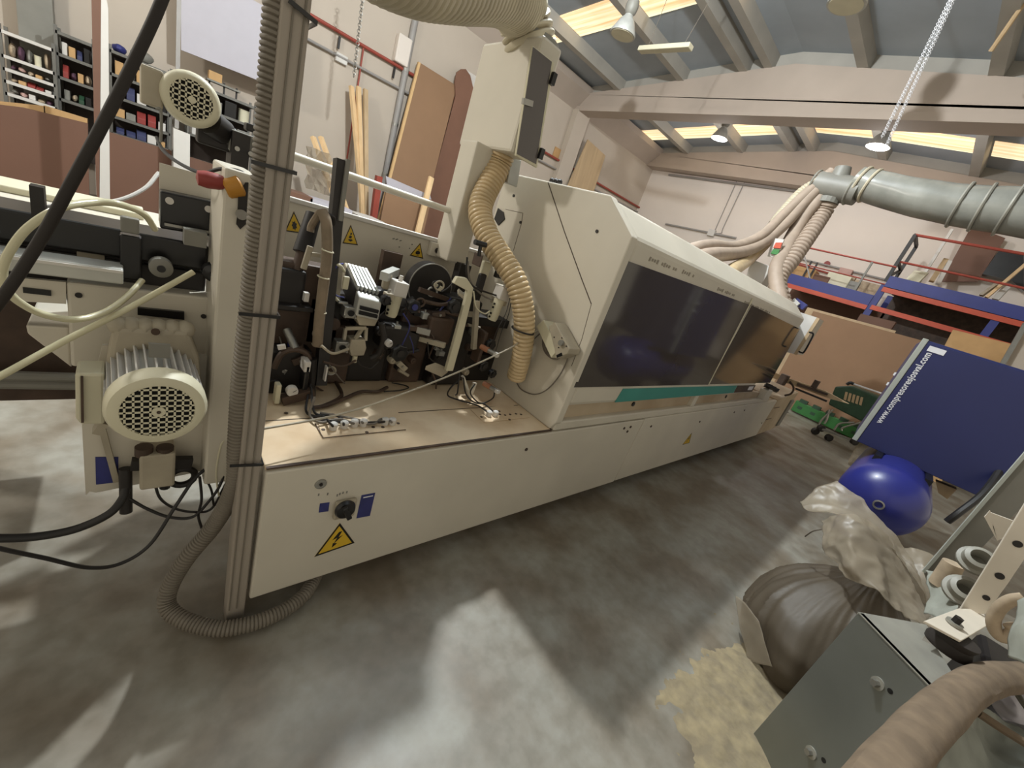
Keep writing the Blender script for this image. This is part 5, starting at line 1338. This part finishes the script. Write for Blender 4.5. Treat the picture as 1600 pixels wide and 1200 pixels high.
# white box and stand behind the hood end
tag(MB().prism([at(1174, 405, x=4.7), at(1206, 417, x=4.7), at(1190, 445, x=4.7), at(1165, 432, x=4.7)], (.2, 0, 0)).build('filter_box', M_sheetw, bevel=.01), 'white box standing behind the hood under the drop hoses', 'box')
mb = MB()
for a, b in (((1212, 452), (1228, 460)), ((1222, 466), (1230, 457)), ((1240, 470), (1248, 478))): mb.bar(at(*a, x=4.9), at(*b, x=4.9), .12, .05)
tag(mb.build('white_clutter', M_sheetw), 'white and blue papers behind the far end of the hood', 'paper')
q = at(1250, 475, x=4.9); tag(MB().obox(q, (0, -1, -.3), (.12, .05, .06)).build('blue_roll', M_bluest), 'small blue and white roll behind the far end of the hood', 'roll')

# ------------------------------------------------------------------ compressor
XK = 4.0
K0 = at(1437, 528, x=XK); K1 = at(1336, 690, x=XK)
yk0 = (K0.y + K1.y) / 2; zt, zb = K0.z, K1.z + .01
yk1 = -.66; xs = .10                                  # the front turns away a little
ck = thing('screw_compressor', (XK + .4, -.25, 0), 'dark blue compressor cabinet with a web address along its edge, on a blue tank', 'compressor')
fl = V((XK, yk0, 0)); frr = V((XK + xs, yk1, 0)); back = V((.75, .05, 0))
MB().prism([fl + V((0, 0, zb)), frr + V((0, 0, zb)), frr + back + V((0, 0, zb)), fl + back + V((0, 0, zb))], (0, 0, zt - zb)).build('cabinet', M_compb, ck, .01)
ed = (frr - fl).normalized()
MB().prism([fl + ed * -.004 + V((-.012, 0, zb)), fl + ed * .028 + V((-.012, 0, zb)), fl + ed * .028 + V((.0, 0, zb)), fl + ed * -.004 + V((0, 0, zb))], (0, 0, zt - zb + .006)).build('corner_trim', M_compg, ck, .003)
MB().prism([fl + ed * .03 + V((-.008, 0, zb)), frr + V((-.008, 0, zb)), frr + V((0, 0, zb)), fl + ed * .03 + V((0, 0, zb))], (0, 0, zt - zb - .012)).build('door', M_compb, ck, .003)
def on_front(s, z, off=.0095): return fl + ed * s + V((-off, 0, z))
MB().prism([on_front(.05, zt - .028), on_front(.14, zt - .028), on_front(.14, zt - .065), on_front(.05, zt - .065)], (-.002, 0, 0)).build('nameplate', M_print, ck)
# the web address, reading upwards along the trim
cu = bpy.data.curves.new('web_address', 'FONT'); cu.body = 'www.compresoresjosval.com'; cu.size = .0565; cu.extrude = .0008; cu.offset = .0012
cu.space_character = 1.06
tmp = bpy.data.objects.new('tmp', cu); COL.objects.link(tmp)
bpy.context.view_layer.update()
me = bpy.data.meshes.new_from_object(tmp.evaluated_get(bpy.context.evaluated_depsgraph_get()))
bpy.data.objects.remove(tmp); bpy.data.curves.remove(cu)
xs_ = [v.co.x for v in me.vertices]; L_ = max(xs_) - min(xs_); want = (zt - .075) - (zb + .185)
sc = want / L_
o0 = V(ck.location)
for v in me.vertices:
    tx, ty, tz = (v.co.x - min(xs_)) * sc, v.co.y * sc, v.co.z
    v.co = on_front(.084, zb + .185, .0095 + tz) + V((0, 0, tx)) + ed * -ty * 1.2 - o0
o = bpy.data.objects.new('web_address', me); COL.objects.link(o); o.parent = ck; me.materials.append(M_print)
for (s_, z_) in ((-.004, zt - .28), (-.004, zt - .36)):
    q = on_front(s_, z_); MB().box(q - V((.01, -.01, .012)), q + V((.01, .02, .012))).build('hinge', M_print, ck)
# receiver tank below
yt = -.165; zt_ = .50; rt = .235
MB().lathe((3.40, yt, zt_), (1, 0, 0), [(0, .01), (.006, .06), (.03, .13), (.075, .19), (.13, rt * .95), (.19, rt), (1.5, rt), (1.56, rt * .93), (1.65, .1), (1.67, .001)], 40).build('tank', M_tank, ck, smooth=True)
MB().lathe((3.41, yt, zt_), (-1, 0, 0), [(0, .03), (.016, .03), (.018, .022), (.008, .02), (.008, .001)], 20).build('tank_plug', M_steel, ck, smooth=True)
for xx in (3.75, 4.75):
    MB().prism([(xx + .3, yt - .12, 0), (xx + .3, yt + .12, 0), (xx + .3, yt + .12, zt_ - .1), (xx + .3, yt - .12, zt_ - .1)], (.05, 0, 0)).build('tank_foot', M_compb, ck)
for s_ in (-.14, .14): MB().box((3.8, yt + s_ - .02, zt_ + .12), (4.7, yt + s_ + .02, zb)).build('cabinet_rail', M_black, ck)
strand('power_cable', [at(1600, 640, x=4.6), at(1585, 690, x=4.3), at(1562, 735, x=4.1), at(1535, 772, x=3.9), at(1500, 800, x=3.8), at(1480, 815, x=3.8)], .02, M_cable, 'black power cable dropping beside the compressor')
tag(MB().prism([at(1462, 752, x=4.3), at(1495, 765, x=4.3), at(1480, 780, x=4.3), at(1466, 770, x=4.3)], (.1, 0, 0)).build('wood_block', M_oak), 'small wood block between the tank and the cabinet underside', 'block')
tag(MB().prism([at(1340, 690, z=0), at(1375, 700, z=0), at(1350, 735, z=0), at(1322, 725, z=0)], (0, 0, .15)).build('white_bag', M_film, bevel=.04), 'white plastic bag on the floor under the compressor cabinet', 'bag')

# ------------------------------------------------------------------ sacks of dust, sawdust, foreground machine parts
sk = thing('dust_sack', (2.1, -.17, 0), 'bulging dusty plastic sack full of sawdust on the floor by the zinc plate', 'sack')
c0 = V((2.12, -.2, .0))
mb = MB(); R_ = []; n = 220
prof = [(0.0, .06), (.0, .2), (.03, .275), (.10, .315), (.18, .325), (.26, .30), (.33, .25), (.38, .19), (.42, .13), (.45, .10), (.48, .09)]
Zs = []
for (z0, r0), (z1, r1) in zip(prof, prof[1:]):
    for q_ in range(4): Zs.append((z0 + (z1 - z0) * q_ / 4, r0 + (r1 - r0) * q_ / 4))
Zs.append(prof[-1])
for zi, (z, r) in enumerate(Zs):
    ring = []
    for k in range(n):
        a = 6.28318 * k / n; sw = a + z * 1.5
        pl = abs(noise.noise(V((math.cos(sw) * 7, math.sin(sw) * 7, z * 1.6 + 4)))) + .22 * abs(noise.noise(V((math.cos(sw) * 13, math.sin(sw) * 17, z * 2.5))))
        rr = r * (1 + .10 * noise.noise(V((math.cos(a) * 2, math.sin(a) * 2, z * 6))) - .085 * pl * min(1, zi / 6))
        ring.append(c0 + V((math.cos(a) * rr * 1.0 + z * .35, math.sin(a) * rr * .92 - z * .12, z + .01 * noise.noise(V((a * 3, z * 9, 0))) * (zi > 6))))
    R_.append(ring)
mb.rings(R_); mb.build('full_body', M_bagfull, sk, smooth=True)
# crumpled open mouth of the sack
def flap(rows, m, name, parent, amp=.015, seed=0.0, nu=30, nv=30):
    """bilinear sheet through a grid of control points, crumpled"""
    rows = [[V(p) for p in r] for r in rows]
    R1_ = [spline(r, nu // max(1, len(r) - 1)) for r in rows]
    cols = list(zip(*R1_))
    G = [spline(list(c), nv // max(1, len(rows) - 1)) for c in cols]
    for i, c in enumerate(G):
        for j, p in enumerate(c):
            for f_, a_ in ((5, 1.2), (12, .5), (26, .16)):
                h_ = lambda o_: (1 - 2 * abs(noise.noise(p0 * f_ + V(o_)))) * .7
                p0 = V(p); p += V((h_((seed, 0, 0)), h_((0, seed, 3)), h_((5, 0, seed)))) * amp * a_
    return MB().grid(G).build(name, m, parent, smooth=True, solid=.0015)
fx = lambda a, b, x: at(a, b, x=x)
flap([[fx(1283, 828, 2.3), fx(1325, 815, 2.25), fx(1372, 825, 2.3), fx(1420, 890, 2.4)],
      [fx(1296, 855, 2.2), fx(1330, 855, 2.12), fx(1385, 880, 2.2), fx(1440, 945, 2.35)],
      [fx(1300, 880, 2.15), fx(1350, 910, 2.05), fx(1400, 940, 2.12), fx(1448, 975, 2.25)],
      [fx(1330, 920, 2.05), fx(1375, 945, 2.0), fx(1410, 965, 2.02), fx(1440, 985, 2.1)]], M_film, 'open_mouth', sk, .03, 2.0, 48, 48)
flap([[fx(1250, 790, 2.5), fx(1285, 768, 2.6), fx(1312, 757, 2.65)],
      [fx(1262, 806, 2.45), fx(1310, 800, 2.5), fx(1362, 800, 2.55)],
      [fx(1305, 812, 2.4), fx(1355, 825, 2.45), fx(1400, 845, 2.5)],
      [fx(1360, 830, 2.4), fx(1410, 880, 2.42), fx(1440, 905, 2.5)],
      [fx(1400, 870, 2.35), fx(1435, 925, 2.36), fx(1452, 960, 2.4)]], M_film, 'folded_flap', sk, .02, 7.0, 44, 56)
flap([[fx(1150, 935, 2.0), fx(1165, 948, 1.96), fx(1185, 975, 1.92)], [fx(1155, 985, 1.93), fx(1172, 1000, 1.9), fx(1196, 1012, 1.87)], [fx(1166, 1030, 1.88), fx(1180, 1038, 1.86), fx(1206, 1046, 1.84)]], M_film, 'film_corner', sk, .008, 5.0, 24, 24)
strand('sack_string', [fx(1258, 838, 2.25), fx(1270, 830, 2.2), fx(1284, 827, 2.18)], .003, M_cableg, 'short string sticking out of the sack mouth', 'string')
flap([[fx(1405, 866, 2.6), fx(1440, 868, 2.6), fx(1470, 885, 2.6)], [fx(1420, 905, 2.5), fx(1448, 915, 2.5), fx(1465, 930, 2.5)], [fx(1435, 950, 2.45), fx(1450, 955, 2.45), fx(1462, 960, 2.45)]], M_film, 'trailing_film', sk, .02, 4.0, 24, 24)
# sawdust spread on the floor
mb = MB(); G = []
for i in range(120):
    row = []
    for j in range(90):
        x = 1.15 + 1.0 * i / 119; y = .12 - .75 * j / 89
        d = ((x - 1.6) / .5) ** 2 + ((y + .22) / .32) ** 2
        h = max(0, 1 - d + .5 * noise.noise(V((x * 5, y * 5, 0)))) * .022 + .006 * noise.noise(V((x * 22, y * 22, 1))) + .003 * noise.noise(V((x * 60, y * 60, 2))) - .004
        row.append((x, y, h))
    G.append(row)
sd_ = tag(MB().grid(G).build('sawdust', M_dust, smooth=True), 'pale sawdust spilled on the floor between sack and zinc plate', 'sawdust', kind='stuff')
# zinc plate box with bolts
ZP = .62
A = at(1341, 956, z=ZP); Bq = at(1466, 1086, z=ZP)
e = (Bq - A); e.z = 0
nrm = V((e.y, -e.x, 0)).normalized()
if nrm.x > 0: nrm = -nrm
br = thing('zinc_machine_frame', (A.x, A.y, 0), 'grey zinc plate frame with big bolts in the near corner', 'frame')
t_ = .02
MB().prism([A, Bq, Bq - nrm * t_, A - nrm * t_], (0, 0, -ZP)).build('side_plate', M_bracket, br, .003)
fl1 = at(1452, 985, z=ZP)
MB().prism([A, Bq, at(1500, 1070, z=ZP), at(1462, 1010, z=ZP), at(1440, 1000, z=ZP), at(1452, 985, z=ZP), at(1448, 976, z=ZP)], (0, 0, -.008)).build('top_flange', M_galv, br)
def on_plate(px, py):
    r = ray(px, py); s_ = (A - EYE).dot(nrm) / r.dot(nrm); return EYE + r * s_
for px, py in ((1372, 1068), (1268, 1176)):
    q = on_plate(px, py)
    MB().cyl(q, q + nrm * .004, .017, n=20).build('washer', M_galv, br)
    MB().cyl(q + nrm * .004, q + nrm * .018, .0095, n=6).build('bolt_head', M_steel, br)
    q2 = q + V((0, 0, -.016)) - nrm.cross(V((0, 0, 1))) * -.012
    MB().cyl(on_plate(px + 19, py + 12), on_plate(px + 19, py + 12) + nrm * .001, .007, n=12).build('bolt_hole', M_black, br)
# rubber mount and perforated bracket on the flange
q = at(1478, 1012, z=ZP)
rm = thing('rubber_mount', (q.x, q.y, ZP), 'black rubber buffer on the zinc frame flange, below the white bracket', 'buffer')
MB().lathe((q.x, q.y, ZP), (0, 0, 1), [(0, .05), (.012, .052), (.03, .045), (.045, .05), (.05, .05)], 24).build('buffer', M_rubber, rm, smooth=True)
ZB = ZP + .056
wb = thing('perforated_bracket', (q.x, q.y, ZB), 'white angled bracket with holes, bolted on the rubber buffer', 'bracket')
pbk = lambda a, b: at(a, b, z=ZB)
MB().prism([pbk(1441, 973), pbk(1499, 1004), pbk(1540, 980), pbk(1534, 955), pbk(1495, 953)], (0, 0, .008)).build('foot', M_perf, wb, .002)
xw = pbk(1515, 955)
XW_ = xw.x
st_ = MB().prism([at(x, y, x=XW_) for x, y in ((1497, 956), (1540, 960), (1575, 912), (1640, 815), (1640, 720), (1597, 793), (1541, 885))], (.012, 0, 0)).build('strip', M_perf, wb, .002)
for px, py, r in ((1562, 900, .0105), (1541, 934, .0085), (1590, 850, .0105)):
    c = at(px, py, x=XW_ - .0005); MB().cyl(c, c - V((.0015, 0, 0)), r, n=16).build('hole', M_dark, wb)
MB().prism([at(x, y, x=XW_ + .12) for x, y in ((1547, 798), (1545, 800), (1583, 814), (1570, 840), (1558, 845), (1538, 808))], (.01, 0, 0)).build('side_lug', M_perf, wb)
c = at(1490, 975, z=ZB + .01)
MB().cyl(c, c + V((0, 0, .008)), .019, n=20).build('washer', M_galv, wb)
MB().cyl(c + V((0, 0, .008)), c + V((0, 0, .026)), .011, n=6).build('nut', M_dark, wb)
# grey channel beam of the next machine behind the bracket
cb = thing('grey_beam', at(1445, 900, x=2.35), 'long dark grey flat beam slanting up behind the white bracket', 'beam')
MB().prism([at(x, y, x=2.35) for x, y in ((1443, 893), (1562, 757), (1640, 665), (1640, 740), (1598, 790), (1505, 886), (1450, 915))], (.012, 0, 0)).build('web', M_grey, cb)
MB().bar(at(1443, 893, x=2.34), at(1640, 665, x=2.34), .02, .01).build('flange_edge', M_compg, cb)
MB().prism([at(x, y, x=2.3) for x, y in ((1505, 886), (1555, 845), (1600, 800), (1640, 760), (1640, 900), (1560, 900))], (.02, 0, 0)).build('back_plate', M_galv, cb) if False else None
# white plastic pipe fittings in the clutter
for i, (px, py, r, m, lab) in enumerate(((1505, 925, .055, M_sheetw, 'white plastic flange ring lying behind the white bracket, in front of the grey beam'),
                                         (1525, 878, .05, M_sheetl, 'grey white plastic ring half hidden by the perforated bracket'))):
    q = at(px, py, x=2.1)
    r_ = MB().lathe(q, V((-.6, .1, .6)), [(0, r * .6), (0, r), (.012, r), (.015, r * .8), (.04, r * .75), (.045, r * .5), (.02, r * .45), (.0, r * .45)], 28).build('pipe_flange', M_flange, smooth=True)
    tag(r_, lab, 'flange', 'white plastic flanges')
q = at(1478, 895, x=2.2); tag(MB().cyl(at(1470, 915, x=2.2), at(1490, 880, x=2.2), .035, .03, 18).build('pipe_elbow', M_tanc, smooth=True), 'pinkish pipe end between grey beam and plastic flange', 'pipe')
flap([[fx(1452, 900, 2.25), fx(1480, 910, 2.2), fx(1500, 930, 2.15)], [fx(1455, 940, 2.15), fx(1475, 950, 2.1), fx(1500, 955, 2.05)], [fx(1450, 975, 2.05), fx(1470, 980, 2.0), fx(1490, 985, 1.95)]], M_cloth, 'rag', None, .02, 3.0, 24, 24)
tag(bpy.data.objects['rag'], 'crumpled grey cloth between sack and white bracket', 'cloth')
q = at(1572, 962, x=1.62)
mb = MB(); P = [at(1600, 935, x=1.62), at(1580, 938, x=1.62), at(1562, 950, x=1.62), at(1552, 970, x=1.62), at(1558, 990, x=1.62), at(1572, 996, x=1.62), at(1584, 985, x=1.62), at(1578, 975, x=1.62)]
mb.tube(P, .014, 10); tag(mb.build('hook', M_tanc, smooth=True), 'curled pale hook hanging beside the white bracket', 'hook')
flap([[fx(1590, 955, 1.5), fx(1630, 950, 1.5), fx(1680, 950, 1.5)], [fx(1580, 1000, 1.45), fx(1625, 1005, 1.4), fx(1680, 1010, 1.4)], [fx(1585, 1050, 1.4), fx(1640, 1060, 1.35), fx(1700, 1060, 1.35)]], M_cloth, 'pale_cloth', None, .015, 9.0, 24, 24)
tag(bpy.data.objects['pale_cloth'], 'pale cloth hanging at the photo edge beside the curled hook', 'cloth')
# brown cloth hose across the corner
yy = 1.15
P = [at(1680, 1050, z=.60), at(1600, 1058, z=.60), at(1545, 1062, z=.62), at(1500, 1085, z=.64), at(1450, 1130, z=.66), at(1400, 1190, z=.68), at(1350, 1260, z=.70)]
mb = MB(); Q = spline(P, 12); R_ = []; n = 26; u = None
for i, p in enumerate(Q):
    d = (Q[min(i + 1, len(Q) - 1)] - Q[max(i - 1, 0)]).normalized(); u = (V((0, 0, 1)) - d * d.z).normalized(); w_ = d.cross(u)
    R_.append([p + (u * math.cos(6.2832 * k / n) * .034 + w_ * math.sin(6.2832 * k / n) * .04) * (1 + .10 * noise.noise(V((p.x * 5 + k * .55, p.y * 5, k * .3)))) for k in range(n)])
mb.rings(R_)
tag(mb.build('cloth_hose', M_clothb, smooth=True), 'brown dusty cloth hose crossing the near corner over the zinc frame', 'hose')
strand('cloth_strap', [at(1530, 1115, z=.55), at(1560, 1135, z=.55), at(1600, 1160, z=.55), at(1660, 1200, z=.55)], .011, M_clothb, 'brown strap branching from the cloth hose to the photo edge', 'strap')
# folded grey cloth bags
fz = lambda a, b, z: at(a, b, z=z)
flap([[fz(1490, 1130, .50), fz(1530, 1118, .53), fz(1570, 1135, .48), fz(1660, 1190, .5)],
      [fz(1450, 1170, .48), fz(1510, 1165, .52), fz(1560, 1180, .47), fz(1640, 1230, .5)],
      [fz(1400, 1230, .46), fz(1470, 1230, .5), fz(1540, 1240, .45), fz(1620, 1290, .5)]], M_cloth, 'grey_bag', None, .02, 6.0, 36, 30)
tag(bpy.data.objects['grey_bag'], 'folded grey cloth bag in the near corner below the cloth hose', 'bag')
flap([[fz(1545, 1085, .5), fz(1580, 1090, .52), fz(1660, 1110, .5)], [fz(1550, 1110, .46), fz(1590, 1125, .5), fz(1660, 1150, .47)], [fz(1570, 1140, .44), fz(1600, 1150, .46), fz(1660, 1185, .44)]], M_sheetl, 'pale_bag', None, .02, 1.0, 24, 24)
tag(bpy.data.objects['pale_bag'], 'pale yellowish cloth bag at the photo edge above the strap', 'bag')
strand('grey_tube', [at(1400, 1230, z=.52), at(1440, 1190, z=.53), at(1490, 1140, z=.54), at(1500, 1135, z=.54)], .012, M_grey, 'thin grey tube between cloth hose and folded bag', 'tube', 10)
strand('grey_tube', [at(1575, 1060, z=.56), at(1600, 1100, z=.55), at(1640, 1150, z=.55)], .008, M_galv, 'bright thin tube at the photo edge by the pale bag', 'tube', 10)
# dark machine body under the corner clutter
tag(MB().box((1.0, -1.1, 0), (1.62, -.52, .40)).build('machine_base', M_black, bevel=.02), 'dark machine base under the corner cloth bags', 'machine base')
tag(MB().box((1.7, -1.5, 0), (2.6, -.62, .42)).build('machine_base', M_dark, bevel=.02), 'dark machine base behind the white bracket', 'machine base')
